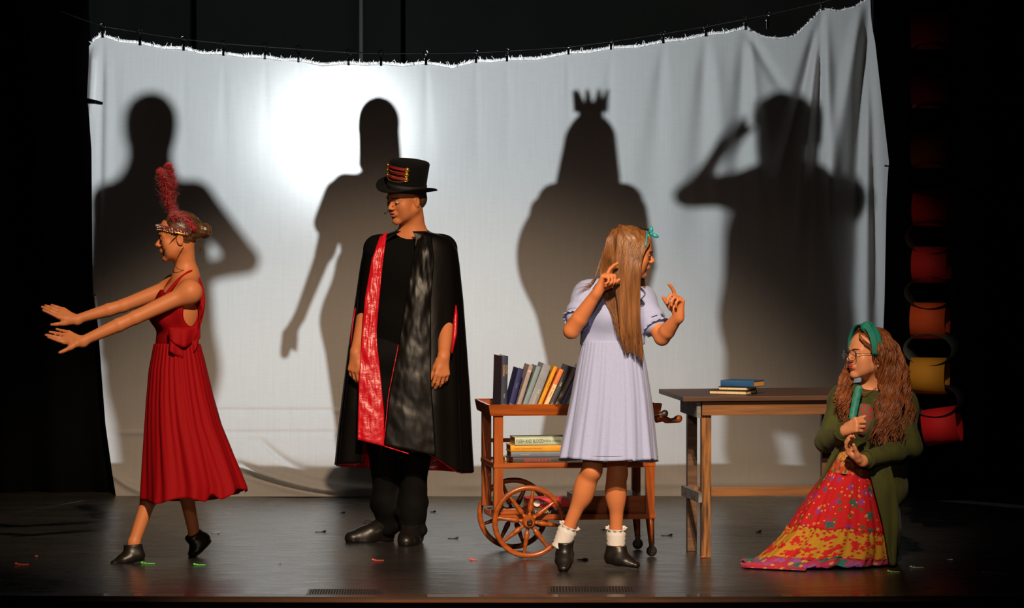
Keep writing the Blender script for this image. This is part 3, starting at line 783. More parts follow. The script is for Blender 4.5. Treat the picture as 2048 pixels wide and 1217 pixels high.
SCR = [((45, 1131), 26, (.85, .08, .05), 'red tape scrap at the far left of the stage floor', 1), ((72, 1115), 9, (.8, .3, .22), 'small pale pink scrap above the red one at the far left', 0),
       ((6, 1163), 10, (.7, .7, .1), 'yellow scrap on the floor at the very left edge', 1), ((297, 1129), 26, (.15, .85, .10), 'green tape scrap beside the dancer\'s front shoe', 1),
       ((400, 1132), 22, (.18, .85, .12), 'green tape scrap under the dancer\'s raised back shoe', 1), ((757, 1123), 22, (.9, .13, .12), 'pink-red tape scrap before the man\'s shoes', 1),
       ((948, 1122), 14, (.9, .13, .12), 'pink-red tape scrap left of the big front wheel', 1), ((1405, 1117), 11, (.95, .18, .05), 'orange tape scrap by the table\'s front leg', 0),
       ((1788, 1146), 22, (.5, .7, .2), 'pale green scrap below the kneeling girl\'s hem', 1), ((1835, 1137), 26, (.5, .6, .5), 'pale grey-green scrap right of the kneeling girl\'s hem', 1),
       ((1900, 1122), 14, (.4, .7, .5), 'faint green scrap on the dark floor under the chain', 0), ((1992, 1148), 50, (.55, .7, .25), 'long pale green tape scrap near the right edge', 1),
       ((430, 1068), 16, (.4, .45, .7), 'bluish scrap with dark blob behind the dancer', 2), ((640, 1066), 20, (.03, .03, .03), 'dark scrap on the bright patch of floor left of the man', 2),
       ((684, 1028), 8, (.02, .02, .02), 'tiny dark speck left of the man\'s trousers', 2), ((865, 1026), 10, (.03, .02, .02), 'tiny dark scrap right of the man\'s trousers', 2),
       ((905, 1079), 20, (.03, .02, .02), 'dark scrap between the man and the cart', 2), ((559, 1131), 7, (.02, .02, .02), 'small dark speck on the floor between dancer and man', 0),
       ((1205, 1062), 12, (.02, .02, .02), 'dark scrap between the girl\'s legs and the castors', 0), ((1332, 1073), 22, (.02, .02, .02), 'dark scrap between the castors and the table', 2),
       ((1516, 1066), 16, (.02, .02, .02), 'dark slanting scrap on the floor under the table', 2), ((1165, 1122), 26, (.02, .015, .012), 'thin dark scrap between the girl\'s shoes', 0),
       ((312, 1141), 5, (.02, .02, .02), 'dark speck before the dancer\'s front shoe', 0)]
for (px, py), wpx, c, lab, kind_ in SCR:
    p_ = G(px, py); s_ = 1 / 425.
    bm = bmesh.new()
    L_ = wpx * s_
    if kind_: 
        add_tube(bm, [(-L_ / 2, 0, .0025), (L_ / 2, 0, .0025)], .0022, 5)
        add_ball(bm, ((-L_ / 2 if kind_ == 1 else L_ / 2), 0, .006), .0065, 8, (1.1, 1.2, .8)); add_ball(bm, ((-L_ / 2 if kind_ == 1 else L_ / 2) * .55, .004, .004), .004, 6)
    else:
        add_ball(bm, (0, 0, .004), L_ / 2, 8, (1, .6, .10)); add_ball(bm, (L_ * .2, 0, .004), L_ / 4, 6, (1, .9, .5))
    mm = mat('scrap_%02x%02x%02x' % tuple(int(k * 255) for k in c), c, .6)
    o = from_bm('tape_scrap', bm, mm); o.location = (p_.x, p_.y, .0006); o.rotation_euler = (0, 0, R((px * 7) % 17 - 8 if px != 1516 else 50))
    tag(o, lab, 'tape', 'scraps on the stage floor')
# ------------------------------------------------------------------ implicit-surface modelling for continuous bodies and clothes
class Field:
    def __init__(s): s.ops = []
    def _n(s, v): return np.array([v[0], v[1], v[2]], dtype=np.float32)
    def rc(s, a, b, ra, rb=None, k=.02, A=None, sc=(1, 1, 1), mode='u'):
        """tapered capsule; A rows = local axes, sc = stretch along them"""
        s.ops.append(('rc', s._n(a), s._n(b), ra, ra if rb is None else rb, k, A, np.array(sc, np.float32), mode)); return s
    def el(s, c, r, A=None, k=.02, mode='u'):
        s.ops.append(('el', s._n(c), np.array(r, np.float32), k, A, mode)); return s
    def plane(s, p, n, k=.004):
        s.ops.append(('pl', s._n(p), s._n(Vector(n).normalized()), k)); return s
    def box_of(s, op):
        if op[0] == 'rc':
            m = max(op[3], op[4]) * float(op[7].max())
            return np.minimum(op[1], op[2]) - m, np.maximum(op[1], op[2]) + m
        if op[0] == 'el':
            m = float(op[2].max()); return op[1] - m, op[1] + m
        return None
    def mesh(s, h):
        lo = np.array([1e9] * 3); hi = -lo
        for op in s.ops:
            if op[0] == 'pl' or op[-1] == 's': continue
            a, b = s.box_of(op); lo = np.minimum(lo, a); hi = np.maximum(hi, b)
        lo = lo - 4 * h - .01; hi = hi + 4 * h + .01
        n = np.ceil((hi - lo) / h).astype(int) + 1
        D = np.full(n, .5, np.float32)
        ax = [(lo[i] + h * np.arange(n[i])).astype(np.float32) for i in range(3)]
        for op in s.ops:
            if op[0] == 'pl':
                _, p, nn, k = op
                d = ((ax[0] - p[0]) * nn[0])[:, None, None] + ((ax[1] - p[1]) * nn[1])[None, :, None] + ((ax[2] - p[2]) * nn[2])[None, None, :]
                # keep the side the normal points away from
                D = np.maximum(D, d.astype(np.float32)); continue
            k = op[5] if op[0] == 'rc' else op[3]
            a, b = s.box_of(op); pad = k + 2.5 * h
            i0 = np.clip(np.floor((a - pad - lo) / h).astype(int), 0, n - 1); i1 = np.clip(np.ceil((b + pad - lo) / h).astype(int) + 1, 1, n)
            X = ax[0][i0[0]:i1[0]][:, None, None]; Y = ax[1][i0[1]:i1[1]][None, :, None]; Z = ax[2][i0[2]:i1[2]][None, None, :]
            if op[0] == 'rc':
                _, pa, pb, ra, rb, k, A, sc, mode = op
                if A is None:
                    x, y, z = X - pa[0], Y - pa[1], Z - pa[2]; e = pb - pa; ms = 1.0
                else:
                    A = np.array(A, np.float32)
                    x0, y0, z0 = X - pa[0], Y - pa[1], Z - pa[2]
                    x = (x0 * A[0][0] + y0 * A[0][1] + z0 * A[0][2]) / sc[0]; y = (x0 * A[1][0] + y0 * A[1][1] + z0 * A[1][2]) / sc[1]; z = (x0 * A[2][0] + y0 * A[2][1] + z0 * A[2][2]) / sc[2]
                    e = A @ (pb - pa) / sc; ms = float(sc.min())
                ee = float(e @ e) + 1e-12
                t = np.clip((x * e[0] + y * e[1] + z * e[2]) / ee, 0, 1)
                d = (np.sqrt((x - t * e[0]) ** 2 + (y - t * e[1]) ** 2 + (z - t * e[2]) ** 2) - (ra + (rb - ra) * t)) * ms
            else:
                _, c, r, k, A, mode = op
                x0, y0, z0 = X - c[0], Y - c[1], Z - c[2]
                if A is not None:
                    A = np.array(A, np.float32)
                    x = x0 * A[0][0] + y0 * A[0][1] + z0 * A[0][2]; y = x0 * A[1][0] + y0 * A[1][1] + z0 * A[1][2]; z = x0 * A[2][0] + y0 * A[2][1] + z0 * A[2][2]
                else: x, y, z = x0, y0, z0
                x, y, z = x / r[0], y / r[1], z / r[2]
                k0 = np.sqrt(x * x + y * y + z * z); k1 = np.sqrt((x / r[0]) ** 2 + (y / r[1]) ** 2 + (z / r[2]) ** 2) + 1e-9
                d = k0 * (k0 - 1) / k1
            S = D[i0[0]:i1[0], i0[1]:i1[1], i0[2]:i1[2]]
            if mode == 'u':
                hh = np.maximum(k - np.abs(S - d), 0) / max(k, 1e-6)
                S[...] = np.minimum(S, d) - hh * hh * k * .25
            else:
                hh = np.maximum(k - np.abs(S + d), 0) / max(k, 1e-6)
                S[...] = np.maximum(S, -d) + hh * hh * k * .25
        return nets(D, lo, h)
def nets(D, lo, h):
    ins = D < 0
    c = ins[:-1, :-1, :-1].astype(np.int8)
    c = (c + ins[1:, :-1, :-1] + ins[:-1, 1:, :-1] + ins[1:, 1:, :-1] + ins[:-1, :-1, 1:] + ins[1:, :-1, 1:] + ins[:-1, 1:, 1:] + ins[1:, 1:, 1:])
    act = np.argwhere((c > 0) & (c < 8))
    idx = np.full(c.shape, -1, np.int32); idx[act[:, 0], act[:, 1], act[:, 2]] = np.arange(len(act))
    off = np.array([(0, 0, 0), (1, 0, 0), (0, 1, 0), (1, 1, 0), (0, 0, 1), (1, 0, 1), (0, 1, 1), (1, 1, 1)])
    V8 = np.stack([D[act[:, 0] + o[0], act[:, 1] + o[1], act[:, 2] + o[2]] for o in off], 1)
    acc = np.zeros((len(act), 3)); cnt = np.zeros(len(act))
    for a, b in ((0, 1), (2, 3), (4, 5), (6, 7), (0, 2), (1, 3), (4, 6), (5, 7), (0, 4), (1, 5), (2, 6), (3, 7)):
        da, db = V8[:, a], V8[:, b]; m = (da < 0) != (db < 0)
        t = np.where(m, da / np.where(m, da - db, 1), 0)
        acc += np.where(m[:, None], off[a] + t[:, None] * (off[b] - off[a]), 0); cnt += m
    P = (act + acc / cnt[:, None]) * h + lo
    faces = []
    for axis in range(3):
        sl0 = [slice(None)] * 3; sl1 = [slice(None)] * 3
        sl0[axis] = slice(0, -1); sl1[axis] = slice(1, None)
        A_, B_ = ins[tuple(sl0)], ins[tuple(sl1)]
        e = np.argwhere(A_ != B_)
        o1, o2 = (axis + 1) % 3, (axis + 2) % 3
        e = e[(e[:, o1] > 0) & (e[:, o2] > 0)]
        lim = np.array(c.shape); e = e[np.all(e < lim, axis=1)]
        d1 = np.zeros(3, int); d1[o1] = 1; d2 = np.zeros(3, int); d2[o2] = 1
        q = [e - d1 - d2, e - d2, e, e - d1]
        qi = np.stack([idx[p[:, 0], p[:, 1], p[:, 2]] for p in q], 1)
        inside_first = ins[e[:, 0], e[:, 1], e[:, 2]]
        qi = np.where(inside_first[:, None], qi, qi[:, ::-1])
        faces.append(qi[(qi >= 0).all(1)])
    Fc = np.concatenate(faces)
    # one light smoothing pass over edge neighbours
    for lam in (.5, -.35):
        s_ = np.zeros_like(P); n_ = np.zeros(len(P))
        for a, b in ((0, 1), (1, 2), (2, 3), (3, 0)):
            np.add.at(s_, Fc[:, a], P[Fc[:, b]]); np.add.at(n_, Fc[:, a], 1)
        P = P + lam * (s_ / np.maximum(n_, 1)[:, None] - P)
    return P, Fc
def vnormals(P, Fc):
    n = np.cross(P[Fc[:, 2]] - P[Fc[:, 0]], P[Fc[:, 3]] - P[Fc[:, 1]])
    N_ = np.zeros_like(P)
    for k in range(4): np.add.at(N_, Fc[:, k], n)
    return N_ / (np.linalg.norm(N_, axis=1)[:, None] + 1e-12)
def mesh_np(name, P, Fc, mats, parent=None, disp=None, origin=None):
    if disp is not None:
        P = P + vnormals(P, Fc) * disp(P)[:, None]
    o = np.zeros(3)
    if parent is not None: o = np.array(parent_matrix(parent).translation)
    me = bpy.data.meshes.new(name)
    me.vertices.add(len(P)); me.vertices.foreach_set('co', (P - o).astype(np.float32).ravel())
    me.loops.add(len(Fc) * 4); me.loops.foreach_set('vertex_index', Fc.astype(np.int32).ravel())
    me.polygons.add(len(Fc)); me.polygons.foreach_set('loop_start', np.arange(0, len(Fc) * 4, 4, dtype=np.int32))
    me.update(calc_edges=True); me.validate()
    return link_mesh(name, me, mats, parent, smooth=True)
def field_obj(name, F, h, mats, parent=None, disp=None):
    P, Fc = F.mesh(h)
    return mesh_np(name, P, Fc, mats, parent, disp)
def wrinkle(amp, fx, fy, fz, seed=0):
    r_ = np.random.RandomState(seed); ws = [(r_.uniform(.6, 1.6, 3) * (fx, fy, fz), r_.uniform(0, 6.3)) for _ in range(6)]
    def f(P):
        d = np.zeros(len(P))
        for w_, ph in ws: d += np.sin(P @ w_ + ph + .8 * np.sin(P @ w_[::-1] * .5))
        return amp * d / 3
    return f

# ---- body building blocks.  A body frame has rows (right, forward, up)
def frame(fwd, up=(0, 0, 1)):
    f = Vector(fwd).normalized(); u = Vector(up); u = (u - f * u.dot(f)).normalized()
    r = f.cross(u).normalized()
    return np.array([r, f, u], np.float32)
class Head:
    def __init__(s, C, fwd, up=(0, 0, 1), sc=1.0):
        s.C = Vector(C); s.A = frame(fwd, up); s.s = sc
    def p(s, x, y, z):
        v_ = s.A.T @ (np.array((x, y, z)) * s.s); return s.C + Vector(v_)
    def rotm(s): return Matrix(s.A.T.tolist())
def head_prims(F, H, g=0.0, female=True, neck=None, nr=.052, lid=0.0, ears=True, nose=1.0):
    a = H.A; q = H.s
    E = lambda c, r, k=.012, mode='u': F.el(H.p(*c), [v_ * q + g for v_ in r], a, k * q, mode)
    Cc = lambda c, d, r1, r2, k=.012, mode='u': F.rc(H.p(*c), H.p(*d), r1 * q + g, r2 * q + g, k * q, None, (1, 1, 1), mode)
    E((0, -.014, .030), (.074, .094, .084), .02)
    E((0, .030, .028), (.060, .058, .062), .03)
    E((0, .028, -.036), (.055, .058, .074), .03)
    jw = .046 if female else .052
    for sx in (-1, 1):
        Cc((sx * jw, .0, -.052), (sx * .014, .070, -.096), .020, .014, .02)
        E((sx * .038, .060, -.020), (.024, .019, .022), .022)
        E((sx * .034, .048, -.052), (.028, .026, .036), .03)
        Cc((sx * .044, .070, .016), (sx * .014, .086, .018), .008, .008, .014)
    E((0, .078, -.098), (.016, .013, .013) if female else (.021, .015, .016), .014)
    for sx in (-1, 1): E((sx * .031, .092, -.001), (.015, .011, .010), .010, 's')
    Cc((0, .082, .006), (0, .108 * nose + .0, -.026), .0075, .0095, .008)
    for sx in (-1, 1): E((sx * .0105, .098, -.031), (.0075, .010, .0065), .005)
    E((0, .088, -.058), (.024, .010, .015), .010)
    for sx in (-1, 1):
        E((sx * .031, .077, .0015), (.0135, .0125, .0115), .004)
        if ears:
            E((sx * .074, -.006, -.012), (.008, .017, .030), .004)
            E((sx * .082, -.003, -.008), (.006, .009, .017), .004, 's')
    if neck is not None:
        F.rc(H.p(0, -.022, -.055), neck, nr * q + g, nr * 1.08 + g, .03, H.A, (1, 1, 1))
def face_parts(parent, H, skin_lip, brow_mat, eye_mat, iris_mat, lash_mat, closed=.0, look=(0, 1, 0), lips_open=0.0, brow=1.0):
    q = H.s; inv = parent_matrix(parent).inverted(); rm = H.rotm()
    for sx in (-1, 1):
        if closed < .9:
            bm = bmesh.new(); add_ball(bm, H.p(sx * .031, .0785, -.001), .0118 * q, 14)
            e_ = from_bm('eye', bm, eye_mat, parent, world=True)
            lk = Vector(look).normalized()
            lv = Vector(H.A.T @ np.array(lk)); c0 = H.p(sx * .031, .0785, -.001)
            bm = bmesh.new(); add_ball(bm, c0 + lv * .0088 * q, .0062 * q, 12, (1, 1, 1)); from_bm('iris', bm, iris_mat, parent, world=True)
        bm = bmesh.new()   # lashes on the lid edge
        zz = .005 * (1 - closed) - .006 * closed
        pts = [H.p(sx * (.031 + dx), .0905 - abs(dx) * .35 - (.006 if abs(dx) > .012 else 0), zz - abs(dx) * .2) for dx in (-.015, -.008, 0, .008, .016)]
        add_tube(bm, pts, [.0008 * q, .0016 * q, .0019 * q, .0019 * q, .0010 * q], 5); from_bm('eyelashes', bm, lash_mat, parent, world=True)
        bm = bmesh.new()
        pts = [H.p(sx * x, y, z) for x, y, z in ((.014, .0975, .0185), (.026, .0955, .0225), (.040, .087, .0225), (.052, .072, .0165))]
        add_tube(bm, pts, [.0024 * q * brow, .0028 * q * brow, .0024 * q * brow, .0010 * q], 6); from_bm('eyebrow', bm, brow_mat, parent, world=True)
    bm = bmesh.new(); gap = lips_open * .006
    rt = rm.to_euler()
    for sx in (-1, 1): add_ball(bm, H.p(sx * .007, .0948, -.0550 + gap * .5), .0125 * q, 12, (1, .48, .32), rt)
    from_bm('upper_lip', bm, skin_lip, parent, world=True)
    bm = bmesh.new(); add_ball(bm, H.p(0, .0940, -.0630 - gap), .0160 * q, 12, (1, .45, .30), rt); from_bm('lower_lip', bm, skin_lip, parent, world=True)
    if lips_open:
        bm = bmesh.new(); add_ball(bm, H.p(0, .0955, -.0590), .013 * q, 12, (1, .35, .30), rt); from_bm('mouth', bm, lash_mat, parent, world=True)

def torso_prims(F, B, g=0.0, female=True):
    """B: dict A (frame), pel, waist, chest, neck, sl, sr (shoulders), hl, hr (hips)"""
    A = B['A']; q = B.get('q', 1.0)
    F.rc(B['hl'], B['hr'], .098 * q + g, None, .04, A, (1, .95, .95))
    F.rc(B['pel'], B['waist'], (.112 if female else .115) * q + g, (.098 if female else .112) * q + g, .05, A, (1.22, .86, 1))
    F.rc(B['waist'], B['chest'], (.098 if female else .112) * q + g, .118 * q + g, .05, A, (1.22, .84, 1))
    F.el(B['chest'], ((.145 if female else .165) * q + g, .108 * q + g, .15 * q + g), A, .04)
    F.rc(B['sl'], B['neck'], .048 * q + g, .052 * q + g, .05); F.rc(B['sr'], B['neck'], .048 * q + g, .052 * q + g, .05)
    if female:
        c = Vector(B['chest'])
        for sx in (-1, 1):
            F.el(c + Vector(A[0]) * sx * .066 * q + Vector(A[1]) * .082 * q - Vector(A[2]) * .02, (.052 * q + g,) * 3, None, .04)
    for k_ in ('sl', 'sr'): F.el(B[k_], (.056 * q + g,) * 3, None, .04)
def arm_prims(F, s_, e, w, g=0.0, q=1.0, r=(.047, .038, .036, .0245), upto=1.0):
    s_, e, w = Vector(s_), Vector(e), Vector(w)
    F.rc(s_, e, r[0] * q + g, r[1] * .94 * q + g, .03)
    if upto >= 1.0:
        m = e.lerp(w, .30); F.rc(e, m, r[2] * .96 * q + g, r[2] * 1.0 * q + g, .010); F.rc(m, w, r[2] * 1.0 * q + g, r[3] * q + g, .006)
    elif upto > .5:
        F.rc(e, e.lerp(w, (upto - .5) * 2), r[2] * q + g, (r[2] + (r[3] - r[2]) * (upto - .5) * 2) * q + g, .015)
def leg_prims(F, h_, k_, a_, g=0.0, q=1.0, back=(0, 1, 0), r=(.085, .056, .052, .034)):
    h_, k_, a_ = Vector(h_), Vector(k_), Vector(a_)
    F.rc(h_, k_, r[0] * q + g, r[1] * q + g, .04)
    F.rc(k_, a_, r[2] * q + g, r[3] * q + g, .02)
    F.el(k_.lerp(a_, .28) + Vector(back) * .016, (.050 * q + g, .050 * q + g, .085 * q + g), None, .05)
    F.el(k_ - Vector(back) * .014, (.040 * q + g,) * 3, None, .03)
def foot_prims(F, heel, toe, ankle, g=0.0, q=1.0, w=.040):
    heel, toe, ankle = Vector(heel), Vector(toe), Vector(ankle)
    F.rc(ankle, heel, .034 * q + g, .030 * q + g, .03)
    m = heel.lerp(toe, .62)
    F.rc(heel, m, .030 * q + g, w * .85 * q + g, .03)
    F.rc(ankle + (toe - heel) * .12, m, .032 * q + g, .026 * q + g, .03)
    F.rc(m, toe, w * .85 * q + g, w * .55 * q + g, .03)

def sock_foot(F, heel, toe, ankle):
    heel, toe, ankle = Vector(heel), Vector(toe), Vector(ankle); F.rc(ankle, heel.lerp(toe, .15) + (ankle - heel) * .1, .029, .022, .01); F.rc(ankle, heel.lerp(toe, .45), .024, .016, .01)
FINGERS = [  # across-palm offset, knuckle distance, three phalanges, radii
    (.030, .083, (.040, .025, .020), (.0088, .0072)),
    (.010, .088, (.045, .028, .021), (.0090, .0074)),
    (-.011, .084, (.041, .026, .020), (.0086, .0070)),
    (-.030, .076, (.032, .020, .018), (.0078, .0062))]
def hand_prims(F, wrist, f, t, side, q=1.0, curl=((.15, .2, .1),) * 4, spread=(.10, .03, -.05, -.13), thumb=(.75, .25, .2), th_curl=(.2, .2), bend=0.0, wr=.024):
    """f = finger direction, t = towards thumb, side=+1 left hand, -1 right hand; curl = radians at the three joints; thumb=(sideways, forward, palmward)"""
    f = Vector(f).normalized(); t = Vector(t); t = (t - f * t.dot(f)).normalized()
    n = f.cross(t) * side           # palm normal
    W0 = Vector(wrist)
    F.rc(W0 - f * .012, W0 + f * .02 * q, wr * q, .021 * q, .015, np.array([t, n, f], np.float32), (1.08, .8, 1))
    tips = []
    for (u, l, seg, rad), cu, sp in zip(FINGERS, curl, spread):
        kn = W0 + (f * l + t * u) * q - n * .003 * q
        F.rc(W0 + (f * .018 + t * u * .45) * q, kn, .0140 * q, .0108 * q, .014 * q)
        d = (f * math.cos(sp) + t * math.sin(sp)).normalized(); p_ = kn; a_ = 0; r_ = rad[0]
        ax_ = n.cross(d)
        for i, (sl_, c_) in enumerate(zip(seg, cu)):
            a_ += c_
            dd = d * math.cos(a_) + n * math.sin(a_)
            p2 = p_ + dd * sl_ * q; r2 = rad[0] + (rad[1] - rad[0]) * (i + 1) / 3
            F.rc(p_, p2, r_ * q * 1.08, r2 * q * 1.08, .0025 if i == 0 else .0015); p_ = p2; r_ = r2
        tips.append(p_)
    b0 = W0 + (f * .020 + t * .022 + n * .008) * q
    d = (t * thumb[0] + f * thumb[1] + n * thumb[2]).normalized()
    b1 = b0 + d * .042 * q; F.rc(b0, b1, .0165 * q, .0120 * q, .012 * q)
    F.rc(W0 + (f * .05 + t * .018) * q, b1 - d * .012 * q, .011 * q, .010 * q, .016 * q)
    d2 = (d + f * th_curl[0] - t * th_curl[0] * .3 + n * th_curl[0] * .4).normalized(); b2 = b1 + d2 * .030 * q; F.rc(b1, b2, .0115 * q, .0100 * q, .003)
    d3 = (d2 + f * th_curl[1] + n * th_curl[1] * .3 - t * th_curl[1] * .3).normalized(); b3 = b2 + d3 * .023 * q; F.rc(b2, b3, .0100 * q, .0080 * q, .003)
    return tips, b3

# ---- draped cloth as lofted rings
def loft(name, top, hem, LR, depth, mats, parent, n=160, m=60, a0=0.0, a1=2 * math.pi, folds=None, Yc=0.0, thick=.0025, zfun=None, close=None, split=None, mi=None, off=0.0, disp=None, pw=.72):
    """top, hem: pixel heights (numbers or functions of the angle); LR(t)->(left,right) pixel x; depth(t)->half depth in metres;
    folds(theta,t)->radial factor; Yc(t) or number -> centre depth in the scene"""
    V_ = []; F_ = []; full = abs(a1 - a0 - 2 * math.pi) < 1e-6
    cols = n if full else n + 1
    for j in range(m + 1):
        t = j / m
        for i in range(cols):
            th = a0 + (a1 - a0) * i / n
            tp = top(th) if callable(top) else top; hm = hem(th) if callable(hem) else hem
            py = tp + (hm - tp) * t
            tt = t
            L_, R_ = LR(py); yc = Yc(t) if callable(Yc) else Yc
            k = folds(th, t) if folds else 1.0
            cx = (L_ + R_) / 2; rx = (R_ - L_) / 2
            px = cx + rx * math.cos(th) * k + off * 420 * math.cos(th)
            sn_ = math.sin(th); y = yc + (depth(t) * k + off) * math.copysign(abs(sn_) ** pw, sn_)
            p_ = W(px, py, y)
            if zfun: p_ = zfun(p_, th, t)
            V_.append(p_)
    for j in range(m):
        for i in range(cols if full else n):
            a = j * cols + i; b = j * cols + (i + 1) % cols
            F_.append((a, b, b + cols, a + cols))
    uv = [((i % cols) / n, (i // cols) / m) for i in range(len(V_))]
    o = from_py(name, V_, F_, mats, parent, world=True, uv=uv)
    if mi:
        for p_ in o.data.polygons:
            i = p_.index % (cols if full else n); j = p_.index // (cols if full else n)
            p_.material_index = mi(a0 + (a1 - a0) * i / n, j / m)
    if thick:
        md = o.modifiers.new('thickness', 'SOLIDIFY'); md.thickness = thick; md.offset = 0
    return o
def strips(name, paths, radii, mats, parent, n=5, flat=.35, kind=None):
    """many hair locks: each path a list of points, drawn as a flattened tapering tube"""
    V_ = []; F_ = []
    for path, r_ in zip(paths, radii):
        k = len(path); base = len(V_); u = None
        for i, p_ in enumerate(path):
            d = (path[min(i + 1, k - 1)] - path[max(i - 1, 0)]).normalized()
            if u is None: u = frame_for(d)[0]
            u = (u - d * u.dot(d)).normalized(); v_ = d.cross(u)
            rr = r_ * (1 - .75 * (i / (k - 1)) ** 3) * (.6 if i == 0 else 1)
            for a in range(n):
                an = 2 * math.pi * a / n; V_.append(p_ + (u * math.cos(an) + v_ * math.sin(an) * 1.0) * rr)
        for i in range(k - 1):
            for a in range(n):
                b = base + i * n; F_.append((b + a, b + (a + 1) % n, b + n + (a + 1) % n, b + n + a))
    o = from_py(name, V_, F_, mats, parent, world=True)
    if kind: o['kind'] = kind
    return o
def smooth_path(pts, k=5):
    """Catmull-Rom"""
    pts = [Vector(p_) for p_ in pts]; P_ = [pts[0] * 2 - pts[1]] + pts + [pts[-1] * 2 - pts[-2]]; out = []
    for i in range(1, len(P_) - 2):
        for j in range(k):
            t = j / k; a, b, c, d = P_[i - 1], P_[i], P_[i + 1], P_[i + 2]
            out.append(.5 * ((2 * b) + (c - a) * t + (2 * a - 5 * b + 4 * c - d) * t * t + (3 * b - a - 3 * c + d) * t ** 3))
    out.append(P_[-2]); return out

SKIN = mat('warm_skin', (.63, .215, .080), .50, spec=.35, bump=((240, 240, 240), .12, .0006), sub=.10)
SKIN_F = mat('fair_skin', (.72, .30, .150), .46, spec=.35, bump=((240, 240, 240), .12, .0006), sub=.10)
LIP = mat('red_lips', (.55, .055, .05), .38); LIP2 = mat('natural_lips', (.58, .16, .11), .45)
EYEW = mat('eye_white', (.75, .72, .68), .2); IRIS = mat('dark_iris', (.03, .02, .015), .1); LASH = mat('dark_lashes', (.01, .007, .006), .7)
# ------------------------------------------------------------------ the four players behind the sheet (their shadows fall on it)
def shadow_pt(px, py, back):
    """a point `back` metres behind the sheet whose lamp shadow lands where the photograph shows (px, py)"""
    s_ = W(px, py, SHEET_Y); t = 1 - back / (LAMP.y - SHEET_Y)
    return LAMP + (s_ - LAMP) * t
DARKC = mat('dark_costume_cloth', (.05, .045, .05), .85); DARKH = mat('backstage_dark_hair', (.04, .025, .015), .6)
def player(label, back, px, head_py, head_w, parts, extra=None, hh=.014):
    m_ = 1 - back / (LAMP.y - SHEET_Y)
    foot = shadow_pt(px, 950, back)
    root = thing('person', label, 'person', (foot.x, foot.y, riser_h))
    F = Field()
    def S(x, y, dy=0): return shadow_pt(x, y, back + dy)
    q = 1 / 369. * m_
    for pr in parts:
        if pr[0] == 'c':
            _, a, b, ra, rb, kk = pr; F.rc(S(*a), S(*b), ra * q, rb * q, kk)
        elif pr[0] == 'e':
            _, c, rx, ry, rz = pr; F.el(S(*c), (rx * q, ry * q, rz * q), None, .03)
    # legs down to the platform
    F.plane((0, 0, riser_h + .002), (0, 0, -1))
    o = field_obj('body', F, hh, SKIN, root)
    return root, S, q
# 1 short-haired figure, hand on hip (far left)
b1 = 1.30
parts = [('e', (306, 240), 52, 54, 55), ('e', (305, 274), 49, 46, 48), ('c', (305, 300), (303, 345), 36, 42, .03), ('c', (300, 360), (303, 345), 52, 42, .05),
         ('c', (228, 398), (385, 396), 36, 36, .05), ('e', (308, 470), 86, 55, 110), ('c', (308, 480), (325, 700), 84, 88, .08),
         ('c', (395, 402), (494, 514), 38, 26, .03), ('c', (496, 520), (425, 538), 25, 20, .02), ('c', (425, 538), (390, 545), 20, 24, .02),
         ('c', (222, 408), (206, 560), 34, 26, .03), ('c', (206, 560), (225, 700), 24, 19, .02), ('c', (225, 700), (230, 745), 22, 14, .02),
         ('c', (300, 700), (290, 890), 62, 46, .05), ('c', (360, 700), (372, 890), 62, 46, .05),
         ('c', (290, 890), (285, 1100), 46, 26, .03), ('c', (372, 890), (378, 1100), 46, 26, .03), ('c', (285, 1118), (262, 1128), 26, 20, .02), ('c', (378, 1118), (400, 1128), 26, 20, .02)]
r1, S, q = player('person with short hair and one hand on hip, behind the sheet, making its leftmost shadow', b1, 320, 190, 95, parts)
F = Field(); F.el(S(307, 234), (48 * q, 50 * q, 50 * q), None, .02); F.el(S(307, 262, .05), (43 * q, 40 * q, 44 * q), None, .02); field_obj('hair', F, .014, DARKH, r1)
F = Field(); F.rc(S(322, 500), S(330, 740), 100 * q, 108 * q, .05); F.rc(S(330, 740), S(325, 900), 108 * q, 82 * q, .05); F.plane((0, 0, riser_h + .01), (0, 0, -1)); field_obj('tunic', F, .016, DARKC, r1)
# 2 long-haired figure with the arm hanging down
b2 = .62
parts = [('e', (757, 240), 36, 42, 46), ('c', (757, 280), (752, 340), 22, 26, .03), ('c', (690, 372), (785, 380), 26, 26, .05), ('e', (745, 450), 62, 45, 90),
         ('c', (745, 480), (745, 640), 54, 62, .06), ('c', (672, 392), (652, 500), 25, 20, .03), ('c', (650, 500), (600, 630), 17, 12, .02),
         ('c', (600, 630), (578, 668), 12, 13, .01), ('c', (578, 668), (570, 705), 14, 10, .01), ('c', (590, 668), (592, 698), 8, 5, .005),
         ('c', (795, 400), (800, 520), 22, 18, .03), ('c', (800, 520), (800, 640), 17, 13, .02),
         ('c', (720, 660), (705, 870), 44, 32, .04), ('c', (775, 660), (785, 870), 44, 32, .04), ('c', (705, 870), (703, 990), 32, 20, .03), ('c', (785, 870), (788, 990), 32, 20, .03)]
r2, S, q = player('long-haired person with a hanging arm, making the shadow beside the bright glow', b2, 745, 200, 78, parts, hh=.012)
F = Field(); F.el(S(756, 236), (39 * q, 42 * q, 42 * q), None, .03); F.rc(S(758, 250), S(768, 350), 39 * q, 36 * q, .03); F.rc(S(735, 260), S(728, 330), 18 * q, 12 * q, .03); field_obj('hair', F, .012, DARKH, r2)
F = Field(); F.rc(S(678, 388), S(655, 445), 30 * q, 28 * q, .03); F.rc(S(790, 388), S(800, 445), 26 * q, 28 * q, .03); F.rc(S(700, 400), S(780, 400), 28 * q, None, .04); F.el(S(745, 480), (66 * q, 50 * q, 95 * q), None, .04); field_obj('blouse', F, .012, mat('pale_blouse', (.4, .4, .42), .8), r2)
